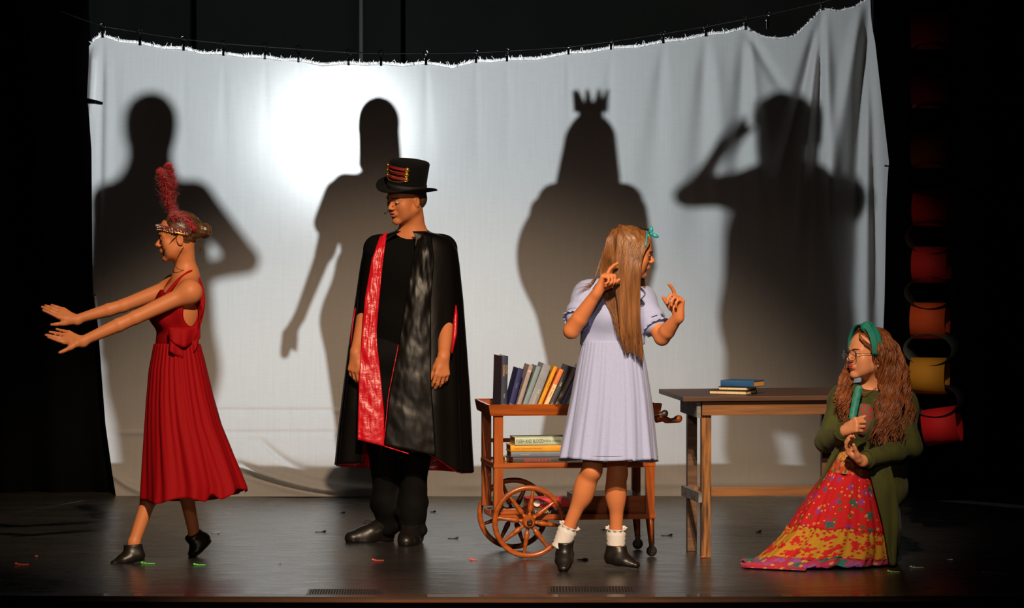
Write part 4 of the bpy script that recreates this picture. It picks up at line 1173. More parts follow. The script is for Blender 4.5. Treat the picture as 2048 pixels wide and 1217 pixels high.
F = Field(); F.rc(S(735, 540), S(730, 640), 66 * q, 84 * q, .03); F.rc(S(730, 640), S(745, 880), 88 * q, 70 * q, .05); F.plane((0, 0, riser_h + .01), (0, 0, -1)); field_obj('skirt', F, .014, DARKC, r2)
# 3 crowned figure in a wide cape
b3 = .72
parts = [('e', (1178, 268), 30, 36, 40), ('c', (1178, 300), (1178, 350), 20, 24, .03), ('c', (1110, 400), (1245, 400), 30, 30, .05), ('e', (1172, 480), 80, 50, 100),
         ('c', (1172, 500), (1172, 690), 80, 70, .06), ('c', (1085, 420), (1055, 530), 26, 20, .03), ('c', (1055, 530), (1110, 610), 20, 15, .02),
         ('c', (1262, 420), (1285, 530), 26, 20, .03), ('c', (1285, 530), (1245, 610), 20, 15, .02),
         ('c', (1140, 700), (1130, 960), 40, 24, .04), ('c', (1205, 700), (1212, 960), 40, 24, .04)]
r3, S, q = player('person in crown and wide cape, behind the sheet, making the crowned shadow', b3, 1175, 200, 60, parts, hh=.012)
F = Field(); F.el(S(1178, 266), (38 * q, 38 * q, 42 * q), None, .03); F.rc(S(1162, 285), S(1142, 380), 34 * q, 33 * q, .04); F.rc(S(1194, 280), S(1205, 360), 34 * q, 32 * q, .04); field_obj('hair', F, .012, DARKH, r3)
F = Field(); F.rc(S(1110, 400), S(1245, 400), 34 * q, None, .05); F.el(S(1168, 512), (137 * q, 60 * q, 140 * q), None, .05); F.rc(S(1170, 560), S(1180, 760), 112 * q, 76 * q, .06); F.rc(S(1180, 760), S(1180, 900), 76 * q, 98 * q, .05)
F.plane((0, 0, riser_h + .01), (0, 0, -1)); field_obj('cape', F, .014, DARKC, r3)
bm = bmesh.new()
for k in range(9):
    an = 2 * math.pi * k / 9; c0 = S(1180, 222); rr = 22 * q
    a_ = c0 + Vector((rr * math.cos(an), rr * math.sin(an), 0)); b_ = c0 + Vector((rr * 1.55 * math.cos(an), rr * 1.3 * math.sin(an), 42 * q))
    add_tube(bm, [a_, b_], [11 * q, 2.0 * q], 6)
add_tube(bm, [S(1180, 236), S(1180, 205)], [22 * q, 26 * q], 16)
from_bm('crown', bm, mat('gold_crown', (.6, .35, .05), .35, 1.0), r3, world=True)
# 4 broad figure with the arm raised to the head (far right)
b4 = 1.15
parts = [('e', (1562, 262), 50, 52, 56), ('e', (1560, 300), 46, 44, 46), ('c', (1562, 320), (1560, 365), 40, 46, .04),
         ('c', (1475, 400), (1650, 385), 36, 40, .06), ('e', (1560, 470), 100, 60, 110), ('c', (1555, 500), (1555, 700), 96, 92, .08),
         ('c', (1500, 372), (1362, 392), 42, 22, .03), ('c', (1366, 388), (1440, 290), 20, 14, .02), ('c', (1440, 290), (1462, 262), 14, 15, .015),
         ('c', (1462, 262), (1474, 236), 9, 6, .006), ('c', (1466, 268), (1496, 256), 10, 7, .006), ('c', (1455, 262), (1462, 240), 8, 6, .006),
         ('c', (1625, 372), (1684, 402), 42, 26, .05), ('c', (1688, 392), (1640, 450), 26, 24, .03),
         ('c', (1500, 720), (1488, 900), 52, 42, .03), ('c', (1618, 720), (1644, 900), 46, 42, .03), ('c', (1500, 900), (1492, 1050), 46, 30, .03), ('c', (1640, 900), (1655, 1050), 46, 30, .03)]
r4, S, q = player('broad person with an arm raised to the head, making the rightmost shadow', b4, 1570, 200, 120, parts)
F = Field(); F.rc(S(1528, 238), S(1600, 236), 28 * q, None, .02); F.rc(S(1530, 215), S(1545, 205), 22 * q, None, .03); F.rc(S(1560, 212), S(1600, 220), 22 * q, 20 * q, .03); F.rc(S(1615, 245), S(1614, 280), 15 * q, None, .02); F.rc(S(1512, 216), S(1508, 204), 9 * q, 5 * q, .01)
field_obj('hair', F, .013, DARKH, r4)
F = Field(); F.el(S(1565, 430), (112 * q, 60 * q, 70 * q), None, .05); F.rc(S(1555, 480), S(1555, 640), 104 * q, 106 * q, .05); F.rc(S(1555, 640), S(1562, 760), 106 * q, 100 * q, .05); F.rc(S(1620, 378), S(1684, 404), 42 * q, 28 * q, .04)
F.plane((0, 0, riser_h + .01), (0, 0, -1)); field_obj('coat', F, .016, DARKC, r4)
# ------------------------------------------------------------------ materials for the players in front
def chiffon(name, col, tl=.35):
    m = bpy.data.materials.new(name); m.use_nodes = True; nt = m.node_tree; N = nt.nodes; L = nt.links
    N.clear(); out = N.new('ShaderNodeOutputMaterial')
    d = N.new('ShaderNodeBsdfPrincipled'); d.inputs['Base Color'].default_value = (*col, 1); d.inputs['Roughness'].default_value = .75; d.inputs['Specular IOR Level'].default_value = .2
    t = N.new('ShaderNodeBsdfTranslucent'); t.inputs[0].default_value = (*col, 1)
    a = N.new('ShaderNodeMixShader'); a.inputs[0].default_value = tl; L.new(d.outputs[0], a.inputs[1]); L.new(t.outputs[0], a.inputs[2])
    L.new(a.outputs[0], out.inputs[0]); return m
RED = chiffon('deep_red_chiffon', (.40, .002, .006), .25)
RED2 = mat('deep_red_satin_belt', (.16, .004, .006), .3, coat=.3)
def hair_mat(name, c1, c2, rough=.38):
    m = mat(name, c1, rough, spec=.6, var=((55, 55, 3), c2, .35, .65), bump=((420, 420, 6), .55, .0012)); return m
LEATHER = mat('black_leather', (.010, .008, .007), .40, spec=.5, coat=.12, bump=((60, 60, 60), .15, .002))
GOLD = mat('gold_sequins', (.80, .42, .06), .25, .9)
GEM = mat('clear_gems', (.9, .85, .8), .08, .2)
MIC = mat('thin_black_wire', (.02, .012, .01), .5)

# ================================================================== the dancer in red
YA = -.20
g = G(262, 1128)
danc = thing('person', 'person in a long dark red dress and feathered headpiece striding left, both arms stretched out', 'person', (g.x, YA, 0))
def A_(px, py, dy=0.0): return W(px, py, YA + dy)
HA = Head(A_(357, 474, .0), (-.985, -.06, -.12), (-.05, -.02, 1), .98)
F = Field()
head_prims(F, HA, neck=A_(372, 552, .02), nr=.047)
fwdA = Vector((-.95, -.30, 0))
BA = dict(A=frame(fwdA), q=.90, pel=A_(355, 740), waist=A_(352, 690), chest=A_(356, 622, .0), neck=A_(372, 556, .02), sl=A_(380, 585, -.145), sr=A_(350, 572, .155),
          hl=A_(358, 755, -.08), hr=A_(352, 755, .08))
torso_prims(F, BA)
eL, wL = A_(270, 636, -.20), A_(162, 684, -.24)
eR, wR = A_(246, 612, .13), A_(150, 640, .10)
arm_prims(F, BA['sl'], eL, wL, q=.92); arm_prims(F, BA['sr'], eR, wR, q=.88)
flat = ((.02, .05, .05),) * 4
hand_prims(F, wL, (-.93, .10, .28), (-.30, -.25, -.90), 1, .92, ((.25, .1, .1), (.05, .05, .05), (-.1, .05, .05), (-.25, .0, .05)), (.02, .12, .10, .02), (.72, .55, .15), (.1, .1))
hand_prims(F, wR, (-.91, .05, .40), (-.25, -.62, -.74), -1, .92, ((-.05, .0, .05), (.0, .05, .05), (.05, .05, .05), (.10, .05, .05)), (.0, .0, .02, .02), (.62, .78, .1), (.15, .15))
kL, aL = A_(322, 928, -.08), A_(268, 1086, -.16)
kR, aR = A_(360, 930, .10), A_(389, 1070, .18)
leg_prims(F, A_(356, 775, -.085), kL, aL, q=.82, back=(.9, 0, .2)); leg_prims(F, A_(352, 775, .085), kR, aR, q=.80, back=(.85, 0, .5))
sock_foot(F, A_(276, 1112, -.17), A_(230, 1124, -.20), aL); sock_foot(F, A_(406, 1080, .20), A_(382, 1106, .17), aR)
field_obj('body', F, .0045, SKIN, danc)
BROWN_H = hair_mat('brown_hair', (.16, .075, .028), (.055, .026, .012), .33)
face_parts(danc, HA, mat('rosy_lips', (.50, .10, .08), .4), mat('brown_brows', (.05, .025, .012), .8), EYEW, IRIS, LASH, closed=1.0)
# hair drawn back into a low bun
F = Field()
E = lambda c, r, k=.01, mode='u': F.el(HA.p(*c), r, HA.A, k, mode)
E((0, -.018, .034), (.079, .098, .088)); E((0, .10, -.045), (.11, .085, .075), .01, 's'); E((0, .13, .0), (.14, .075, .07), .01, 's')
for sx in (-1, 1): E((sx * .08, .012, -.03), (.03, .032, .035), .008, 's')
E((0, -.03, -.095), (.11, .09, .05), .01, 's')
E((0, -.108, .022), (.030, .020, .030), .02); E((0, -.130, .014), (.040, .032, .038), .008)
P_, Fc = F.mesh(.004); hr_ = mesh_np('hair', P_, Fc, BROWN_H, danc, disp=wrinkle(.0012, 60, 60, 260, 2))
# wisps at the nape
paths = []; rnd = random.Random(3)
for k in range(26):
    a = HA.p(rnd.uniform(-.03, .03), -.085, -.035); paths.append(smooth_path([a, a + Vector((.012 + rnd.uniform(0, .012), rnd.uniform(-.01, .01), -.02)), a + Vector((.010 + rnd.uniform(-.01, .028), rnd.uniform(-.02, .02), -.045 - rnd.uniform(0, .02)))], 3))
strips('loose_wisps', paths, [.0007] * len(paths), BROWN_H, danc, 3, kind='stuff')
# headpiece: jewelled band and red plume
hp = thing('headpiece', None, None, tuple(HA.p(0, .07, .075))); del_ = [hp.pop(k, None) for k in ('label', 'category')]
hp.parent = danc; hp.location = HA.p(0, .07, .075) - danc.location
hp['label'] = 'red and gold jewelled headband with tall red feathers'
bandp = [HA.p(.083 * math.sin(a), .012 + .098 * math.cos(a) - .02, .052 + .0 - .035 * (1 - math.cos(a)) * .9) for a in np.linspace(-1.9, 1.9, 30)]
bm = bmesh.new(); add_tube(bm, bandp, .0062, 8); from_bm('gold_band', bm, GOLD, hp, world=True)
bm = bmesh.new(); add_tube(bm, [p_ + Vector(HA.A[2]) * .012 for p_ in bandp], .010, 8); from_bm('maroon_band', bm, mat('maroon_velvet', (.16, .006, .012), .8, sheen=.3), hp, world=True)
bm = bmesh.new(); rnd = random.Random(8)
for i, p_ in enumerate(bandp):
    up_ = Vector(HA.A[2]); out_ = (p_ - HA.C); out_ = (out_ - up_ * out_.dot(up_)).normalized()
    for dz in (.0, .008, .016):
        if rnd.random() < .75: add_ball(bm, p_ + up_ * dz + out_ * .008 + Vector((rnd.uniform(-.002, .002),) * 3), rnd.uniform(.0022, .0042), 6)
o = from_bm('gem', bm, GEM, hp, world=True); o['kind'] = 'stuff'
bm = bmesh.new()
for i in range(0, 30): add_ball(bm, bandp[i] + (bandp[i] - HA.C).normalized() * .005 - Vector(HA.A[2]) * .004, .0042, 6)
o = from_bm('gold_bead', bm, GOLD, hp, world=True); o['kind'] = 'stuff'
FEA = mat('red_feather', (.62, .012, .03), .8, sheen=.4); FEAD = mat('dark_red_quill', (.12, .01, .01), .6)
def plume(pts, wid, n, seed, curl=.5):
    rnd = random.Random(seed); V_ = []; F_ = []
    path = smooth_path(pts, 8); m_ = len(path)
    for k in range(n):
        t = rnd.random() ** .9; i = min(int(t * (m_ - 1)), m_ - 2); c_ = path[i]; d = (path[i + 1] - path[i]).normalized()
        ang = rnd.uniform(0, 2 * math.pi); u, v_ = frame_for(d); out_ = u * math.cos(ang) + v_ * math.sin(ang)
        l = wid(t) * (.50 + .85 * rnd.random() ** 2.2); p0 = c_; p1 = c_ + out_ * l * .6 + d * l * .35; p2 = c_ + out_ * l + d * l * rnd.uniform(.2, .9) + Vector((0, 0, -.2 * l * curl))
        s_ = d.cross(out_) * .0011; b = len(V_); V_ += [p0 - s_, p0 + s_, p1 + s_, p1 - s_, p2 + s_ * .3, p2 - s_ * .3]; F_ += [(b, b + 1, b + 2, b + 3), (b + 3, b + 2, b + 4, b + 5)]
    return V_, F_, path
for nm, pts, w0, seed in (('feather', [A_(345, 432, -.01), A_(336, 400, -.01), A_(331, 370, -.01), A_(325, 350, -.01), A_(318, 340, .0)], .034, 1),
                          ('feather', [A_(350, 432, .01), A_(343, 400, .02), A_(343, 368, .02), A_(339, 340, .01), A_(337, 328, .0)], .030, 2)):
    V_, F_, path = plume(pts, lambda t: w0 * (.75 + .6 * math.sin(min(t, .9) * 3.0)) * (1.1 - .75 * t * t), 3600, seed)
    o = from_py(nm, V_, F_, FEA, hp, world=True, smooth=False)
    bm = bmesh.new(); add_tube(bm, path, [.0022] * (len(path) - 1) + [.0008], 5); from_bm('quill', bm, FEAD, hp, world=True)
V_, F_, path = plume([A_(342, 440, -.05), A_(356, 432, -.06), A_(372, 440, -.075), A_(386, 458, -.085)], lambda t: .034 * (1 - .3 * t), 3200, 5)
from_py('feather_tuft', V_, F_, FEA, hp, world=True, smooth=False)
# microphone boom, neck wire
bm = bmesh.new(); add_tube(bm, smooth_path([HA.p(-.079, .0, .012), HA.p(-.074, .03, -.008), HA.p(-.062, .058, -.038), HA.p(-.050, .080, -.058)], 4), .0016, 6)
add_tube(bm, [HA.p(-.056, .070, -.048), HA.p(-.047, .084, -.062)], .0038, 8); from_bm('microphone', bm, MIC, danc, world=True)
bm = bmesh.new(); add_tube(bm, smooth_path([HA.p(-.076, -.02, -.045), A_(352, 520, -.065), A_(352, 534, -.07), A_(366, 541, -.05), A_(390, 530, .01)], 5), .0014, 5); from_bm('neck_wire', bm, MIC, danc, world=True)
# bodice
F = Field()
torso_prims(F, dict(BA, sl=A_(368, 620, -.08), sr=A_(345, 615, .10), neck=A_(366, 590, .02)), g=.008)
F.plane(A_(352, 700), (0, 0, -1))
F.el(A_(392, 628, -.13), (.062, .05, .068), None, .02, 's')
F.el(A_(330, 565, -.10), (.09, .09, .055), None, .02, 's')
F.plane(A_(372, 585), (.10, 0, 1))
field_obj('bodice', F, .005, RED, danc, disp=wrinkle(.0022, 50, 50, 14, 5))
bm = bmesh.new(); add_tube(bm, smooth_path([A_(322, 625, -.14), A_(330, 595, -.12), A_(352, 566, -.085), A_(378, 545, -.045), A_(392, 541, .0)], 5), [.009] * 20 + [.008], 8); from_bm('halter_strap', bm, RED, danc, world=True)
bm = bmesh.new(); add_tube(bm, smooth_path([A_(322, 600, .05), A_(334, 572, .09), A_(352, 552, .07), A_(385, 541, .02)], 5), .008, 8); from_bm('halter_strap', bm, RED, danc, world=True)
def ruffle(nm, pts, wd, amp, n, seed, outv=(0, -1, 0), m_=RED):
    path = smooth_path(pts, 10); V_ = []; F_ = []; rnd = random.Random(seed); ph = rnd.uniform(0, 6)
    for i, p_ in enumerate(path):
        t = i / (len(path) - 1)
        for j in range(7):
            s_ = j / 6; ww = wd[0](t) if callable(wd[0]) else wd[0]
            q_ = p_ + Vector(wd[1]) * ww * s_ + Vector(outv) * (amp * s_ * (math.sin(t * n + ph) + .5 * math.sin(t * n * 2.3)))
            V_.append(q_)
    for i in range(len(path) - 1):
        for j in range(6): a = i * 7 + j; F_.append((a, a + 1, a + 8, a + 7))
    o = from_py(nm, V_, F_, m_, danc, world=True); md = o.modifiers.new('thickness', 'SOLIDIFY'); md.thickness = .002
ruffle('ruffle', [A_(388, 540, .0), A_(402, 562, -.02), A_(410, 590, -.03), A_(408, 625, -.05), A_(398, 660, -.08)], (.055, (-.35, -.3, -.75)), .014, 13, 2)
ruffle('ruffle', [A_(384, 545, -.03), A_(396, 580, -.08), A_(400, 620, -.12), A_(392, 650, -.15), A_(368, 655, -.17), A_(338, 655, -.17)], (lambda t: .070 + .022 * math.sin(10 * t), (-.02, -.20, -1)), .022, 15, 4)
ruffle('ruffle', [A_(396, 620, -.06), A_(400, 650, -.10), A_(392, 668, -.13), A_(366, 668, -.18), A_(340, 672, -.17)], (lambda t: .085 + .030 * math.sin(8 * t + 2), (-.02, -.14, -1)), .024, 12, 9)
F = Field(); F.rc(A_(318, 688), A_(396, 692), .02, .02, .02); F = Field()
F.rc(A_(354, 684), A_(354, 694), .105, .108, .01, frame(fwdA), (1.15, .84, 1)); F.plane(A_(354, 698), (0, 0, -1)); F.plane(A_(354, 680), (0, 0, 1)); field_obj('belt', F, .005, RED2, danc)
# skirt
def lrA(py):
    return interp([(685, 309), (740, 298), (800, 292), (860, 289), (940, 286), (1040, 283)], py), interp([(685, 399), (720, 408), (790, 424), (850, 441), (900, 462), (945, 480), (975, 491), (1040, 492)], py)
def hemA(th):
    c = math.cos(th); s_ = math.sin(th)   # s_<0 near side
    y = 1003 - 22 * max(0, c) ** 2
    if s_ < 0: y += 6 * math.sin(th * 5 + 1.0) + 0
    y -= 16 * math.exp(-((math.degrees(th) % 360 - 293) / 6.0) ** 2) + 0
    y += 24 * math.exp(-((math.degrees(th) % 360 - 183) / 7.0) ** 2)
    return y
def foldA(th, t):
    f_ = .014 * math.sin(34 * th + 1.3 * math.sin(3 * th)) * (1 - t) ** .6 + (.030 * math.sin(9 * th + 2.2 * t + .6) + .022 * math.sin(14 * th - 1.5 * t) + .012 * math.sin(23 * th)) * t ** .7
    f_ -= .10 * t ** 1.5 * math.exp(-((math.degrees(th) % 360 - 292) / 7) ** 2)
    return 1 + f_
loft('skirt', 688, hemA, lrA, lambda t: .175 + .135 * t, RED, danc, n=340, m=70, folds=foldA, Yc=lambda t: YA - .06 * t)
# shoes
def slip_shoe(parent, heel, toe, ankle, m_=LEATHER, q=.9, top=.062, tilt=-.12):
    F = Field(); heel, toe, ankle = Vector(heel), Vector(toe), Vector(ankle)
    d = (toe - heel); L_ = d.length; dn = d.normalized()
    up = Vector((0, 0, 1)); up = (up - dn * up.dot(dn)).normalized(); sd_ = dn.cross(up); A__ = np.array([sd_, dn, up], np.float32)
    ball = heel.lerp(toe, .68) - up * .002
    F.rc(heel, heel.lerp(toe, .35), .034 * q, .035 * q, .02); F.rc(heel.lerp(toe, .35), ball, .035 * q, .030 * q, .02, A__, (1.22, 1, .95))
    F.rc(ball - up * .003, toe + dn * .012 - up * .009, .030 * q, .019 * q, .02, A__, (1.25, 1, .8))
    F.rc(ankle, heel + up * .006, .043 * q, .034 * q, .02); F.rc(ankle + dn * .012, ball - dn * .03 + up * .002, .040 * q, .026 * q, .025)
    F.plane(heel - up * .030, -up)
    F.plane(heel.lerp(toe, .2) + up * top, (up + dn * tilt))
    o = field_obj('shoe', F, .0045, m_, parent)
    bm = bmesh.new()
    sd = dn.cross(up)
    pts = []
    for s_ in np.linspace(0, 1, 24):
        a = s_ * 2 * math.pi; x = math.cos(a); y = math.sin(a)
        w_ = (.030 if x < 0 else .036) * q; pts.append(heel.lerp(toe, .5) + dn * (L_ * .5 + .028) * x + sd * w_ * y * (1 - .15 * x) - up * .026)
    bot = [bm.verts.new(p_ - up * .004) for p_ in pts[:-1]]; tp = [bm.verts.new(p_ + up * .004) for p_ in pts[:-1]]
    bm.faces.new(bot[::-1]); bm.faces.new(tp); n_ = len(bot)
    for i in range(n_): bm.faces.new((bot[i], bot[(i + 1) % n_], tp[(i + 1) % n_], tp[i]))
    from_bm('sole', bm, mat('dark_sole', (.02, .018, .016), .7), o, world=True)
    return o
slip_shoe(danc, A_(276, 1112, -.17), A_(232, 1122, -.20), aL, top=.058)
slip_shoe(danc, A_(407, 1080, .20), A_(384, 1102, .17), aR, top=.058)

# ================================================================== the man in hat and cape
YB = .65
g = G(795, 1090)
man = thing('person', 'person in black top hat and long black satin cape with red lining, looking down left', 'person', (g.x, YB, 0))
def B_(px, py, dy=0.0): return W(px, py, YB + dy)
HB = Head(B_(812, 397, -.02), (-.74, -.62, -.20), (-.10, -.16, 1), 1.0)
F = Field()
head_prims(F, HB, female=False, neck=B_(826, 466, .03), nr=.058)
fwdB = Vector((-.18, -1, 0))
BB = dict(A=frame(fwdB), q=1.0, pel=B_(797, 700), waist=B_(800, 640), chest=B_(815, 555), neck=B_(824, 478, .03), sl=B_(884, 500, .02), sr=B_(758, 500, -.0), hl=B_(832, 715), hr=B_(768, 715))
torso_prims(F, BB, female=False)
eL, wL = B_(896, 612, .0), B_(887, 716, -.21)
eR, wR = B_(736, 612, -.02), B_(711, 708, -.20)
arm_prims(F, BB['sl'], eL, wL, r=(.052, .043, .042, .028)); arm_prims(F, BB['sr'], eR, wR, r=(.052, .042, .040, .026))
relaxed = ((.35, .45, .3), (.4, .5, .35), (.45, .55, .35), (.5, .6, .4))
hand_prims(F, wL, (-.10, -.12, -1), (-.90, -.35, .05), 1, 1.0, relaxed, (.05, .02, -.02, -.06), (.25, .95, .3), (.1, .1))
hand_prims(F, wR, (-.02, -.12, -1), (.82, -.45, .05), -1, .98, relaxed, (.05, .02, -.02, -.06), (.25, .95, .3), (.1, .1))
kL, aL = B_(832, 890, -.03), B_(823, 1058, .05)
kR, aR = B_(766, 885, .0), B_(776, 1046, .12)
leg_prims(F, B_(828, 725), kL, aL); leg_prims(F, B_(772, 725), kR, aR)
field_obj('body', F, .0045, SKIN, man)
face_parts(man, HB, LIP2, mat('sandy_brows', (.08, .035, .015), .8), EYEW, IRIS, LASH, closed=.6, lips_open=.6, look=(0, .9, -.25))
F = Field()
for c, r in (((0, -.020, .034), (.077, .097, .082)), ((0, -.05, -.01), (.073, .058, .062))): F.el(HB.p(*c), r, HB.A, .01)
F.el(HB.p(0, .11, -.05), (.11, .10, .075), HB.A, .01, 's'); F.el(HB.p(0, .14, .03), (.14, .06, .09), HB.A, .01, 's')
for sx in (-1, 1): F.el(HB.p(sx * .08, .012, -.03), (.03, .026, .035), HB.A, .008, 's')
field_obj('hair', F, .005, hair_mat('short_brown_hair', (.10, .05, .02), (.05, .025, .012)), man)
# top hat
FELT = mat('black_felt', (.0035, .0035, .004), .9, spec=.15, sheen=.02, bump=((400, 400, 400), .3, .001))
hatc = HB.p(.0, -.006, .030); up_ = Vector((.12, -.16, 1)).normalized()
uh, vh = Vector(HB.A[0]), Vector(HB.A[1]); vh = (vh - up_ * vh.dot(up_)).normalized(); uh = vh.cross(up_)
hat = thing('top_hat', None, None, hatc - man.location); hat.parent = man; hat['label'] = 'black felt top hat with three red bands and gold buttons'
MH = Matrix.Translation(hatc) @ Matrix((tuple(uh) , tuple(vh), tuple(up_))).transposed().to_4x4()
def hat_ring(prof, sxy=(1.04, 1.20)):
    bm = bmesh.new(); n = 64; rings = []
    for r_, z, c_ in prof:
        rings.append([bm.verts.new(MH @ Vector((r_ * sxy[0] * math.cos(a), r_ * sxy[1] * math.sin(a), z + c_ * (math.cos(a) ** 2) - c_ * .35 * math.sin(a) ** 2))) for a in np.linspace(0, 2 * math.pi, n, endpoint=False)])
    for a, b in zip(rings, rings[1:]):
        for k in range(n): f_ = bm.faces.new((a[k], a[(k + 1) % n], b[(k + 1) % n], b[k])); f_.smooth = True
    return bm, rings
bm, rg = hat_ring([(.0845, .010, 0), (.0835, .04, 0), (.0850, .09, 0), (.0875, .138, 0), (.0870, .148, 0), (.083, .153, 0), (.05, .156, 0), (.001, .157, 0)]); bm.faces.new(rg[0][::-1])
from_bm('crown', bm, FELT, hat, world=True)
bm, rg = hat_ring([(.083, .012, 0), (.095, .012, .004), (.115, .013, .014), (.132, .016, .030), (.1335, .019, .031), (.132, .021, .030), (.115, .018, .014), (.095, .017, .004), (.083, .018, 0)])
from_bm('brim', bm, FELT, hat, world=True)
bm, rg = hat_ring([(.0850, .018, 0), (.0862, .019, 0), (.0862, .042, 0), (.0850, .043, 0)]); from_bm('ribbon', bm, mat('black_grosgrain', (.006, .006, .007), .7), hat, world=True)
REDB = mat('dark_red_braid', (.26, .010, .014), .6)
for k, z in enumerate((.128, .104, .080)):
    # bands cross the front, button towards the camera side
    def hp_(deg, zz, off=0): 
        a = R(deg); r_ = .0865 + .0035 * (zz > .1) + off; return MH @ Vector((r_ * 1.04 * math.cos(a), r_ * 1.20 * math.sin(a), zz))
    bm = bmesh.new(); V_ = []
    degs = np.linspace(58, 138, 16)
    lo_ = [bm.verts.new(hp_(d_, z - .0065, .0022)) for d_ in degs]; hi_ = [bm.verts.new(hp_(d_, z + .0065, .0022)) for d_ in degs]
    for i in range(15): bm.faces.new((lo_[i], lo_[i + 1], hi_[i + 1], hi_[i]))
    o = from_bm('red_band', bm, REDB, hat, world=True); md = o.modifiers.new('t', 'SOLIDIFY'); md.thickness = .002
    bm = bmesh.new()
    chain = [hp_(d_, z - .010 - .010 * math.sin((d_ - 58) / 80 * math.pi), .003) for d_ in np.linspace(62, 137, 24)]
    for p_ in chain: add_ball(bm, p_, .0016, 5)
    o = from_bm('chain', bm, GOLD, hat, world=True); o['kind'] = 'stuff'
    for d_ in (138, 60):
        bm = bmesh.new(); c_ = hp_(d_, z - .001, .004); n_ = (c_ - hatc); n_ = (n_ - up_ * n_.dot(up_)).normalized()
        Mx = Matrix.Translation(c_) @ n_.to_track_quat('Z', 'Y').to_matrix().to_4x4()
        add_lathe(bm, [(.0115, -.002), (.0118, .001), (.0105, .0030), (.0090, .0018), (.0040, .0018), (.0035, .003), (.0005, .0034)], 18, Mx); from_bm('gold_button', bm, GOLD, hat, world=True)
bm = bmesh.new(); add_tube(bm, smooth_path([HB.p(.078, 0, -.01), HB.p(.07, .05, -.04), HB.p(.045, .095, -.055), HB.p(.035, .112, -.052)], 4), .0016, 6); add_ball(bm, HB.p(.034, .116, -.052), .0045, 8); from_bm('microphone', bm, MIC, man, world=True)
# black shirt and trousers
TEE = mat('black_cotton', (.0035, .0035, .0035), .95, spec=.1)
F = Field(); torso_prims(F, BB, g=.012, female=False); arm_prims(F, BB['sl'], eL, wL, g=.008, upto=.5); arm_prims(F, BB['sr'], eR, wR, g=.008, upto=.5)
F.el(B_(822, 462, -.03), (.075, .085, .036), None, .01, 's')
field_obj('shirt', F, .006, TEE, man, disp=wrinkle(.003, 18, 18, 12, 4))
TRO = mat('black_trouser_wool', (.0035, .0032, .003), .8, spec=.15)
F = Field(); F.rc(BB['hl'], BB['hr'], .118, None, .04, BB['A'], (1, .95, .95)); F.rc(BB['pel'], B_(800, 665), .128, .122, .04, BB['A'], (1.2, .86, 1))
for h_, k_, a_, dx in ((B_(828, 725), kL, aL, 1), (B_(772, 725), kR, aR, -1)):
    F.rc(h_, k_, .100, .074, .04); F.rc(k_, a_.lerp(k_, .22), .074, .064, .03); F.rc(a_.lerp(k_, .28), a_ + Vector((0, 0, -.015)), .066, .060, .03)
    for z_, xo in ((.16, .014), (.085, -.014), (.02, .012)): F.rc(a_ + Vector((-.040 + xo, -.02, z_)), a_ + Vector((.040 + xo, -.02, z_ - .03)), .028, .027, .02)
field_obj('trousers', F, .006, TRO, man, disp=wrinkle(.005, 16, 16, 26, 9))
# cape
SATIN = mat('black_satin', (.0040, .0032, .0027), .38, spec=.26, coat=.0, bump=((14, 14, 5), .30, .008))
SATR = mat('red_satin', (.66, .006, .018), .34, spec=.6, coat=.12, bump=((16, 16, 26), .6, .012))
def lrB(py):
    return interp([(462, 792), (468, 774), (476, 750), (488, 733), (500, 727), (530, 721), (600, 711), (700, 697), (760, 690), (850, 679), (930, 671), (960, 669)], py), \
           interp([(462, 850), (468, 872), (476, 896), (488, 908), (500, 914), (530, 918), (600, 924), (700, 929), (800, 933), (900, 937), (950, 940), (960, 941)], py)
def foldB(th, t):
    return 1 + (.045 * math.sin(7 * th + .8) + .030 * math.sin(12 * th + 2)) * min(1, t * 1.5) ** 1.3
def hemB(th):
    d = math.degrees(th) % 360
    return np.interp(d, [0, 180, 200, 232, 248, 290, 322, 340, 360], [945, 930, 929, 927, 903, 903, 944, 946, 945])
# theta: 180 left, 270 front (towards the audience), 360 right; open between 232 and 262 where the lining shows
capeY = lambda t: YB + .02 + .02 * t
loft('cape', 463, hemB, lrB, lambda t: .115 + .14 * min(1, t * 1.3), SATIN, man, n=260, m=90, a0=R(-84), a1=R(232), folds=foldB, Yc=capeY, thick=.003)
# red lining on the inside
loft('cape_lining', 466, lambda th: hemB(th) + 2, lrB, lambda t: .112 + .138 * min(1, t * 1.3), SATR, man, n=200, m=50, a0=R(-82), a1=R(228), folds=foldB, Yc=capeY, thick=.0015, off=-.006)
def panel(nm, left, right, y0, y1, depth, m_, bulge=.02, n=26, mm=70, seed=0, amp=.008):
    """front strip between two pixel edges"""
    V_ = []; F_ = []; rnd = np.random.RandomState(seed); ph = rnd.uniform(0, 6, 4)
    for j in range(mm + 1):
        t = j / mm; 
        for i in range(n + 1):
            u = i / n; ya = y0[0] + (y0[1] - y0[0]) * u; yb = y1[0] + (y1[1] - y1[0]) * u; py = ya + (yb - ya) * t
            l_, r_ = interp(left, py), interp(right, py)
            px = l_ + (r_ - l_) * u
            from mathutils import noise as NZ
            q3 = Vector((u * 1.6 + py * .006, py * .020 - u * 1.4, seed)); y = interp(depth, py) - bulge * math.sin(u * math.pi) * .6 - amp * 1.7 * (NZ.noise(q3) + .6 * NZ.noise(q3 * 2.3) + .35 * NZ.noise(q3 * 5.1))
            V_.append(W(px, py, y))
    for j in range(mm):
        for i in range(n): a = j * (n + 1) + i; F_.append((a, a + 1, a + n + 2, a + n + 1))
    o = from_py(nm, V_, F_, m_, man, world=True); md = o.modifiers.new('thickness', 'SOLIDIFY'); md.thickness = .003; return o
dep = [(463, YB - .07), (500, YB - .13), (600, YB - .17), (760, YB - .235), (900, YB - .265)]
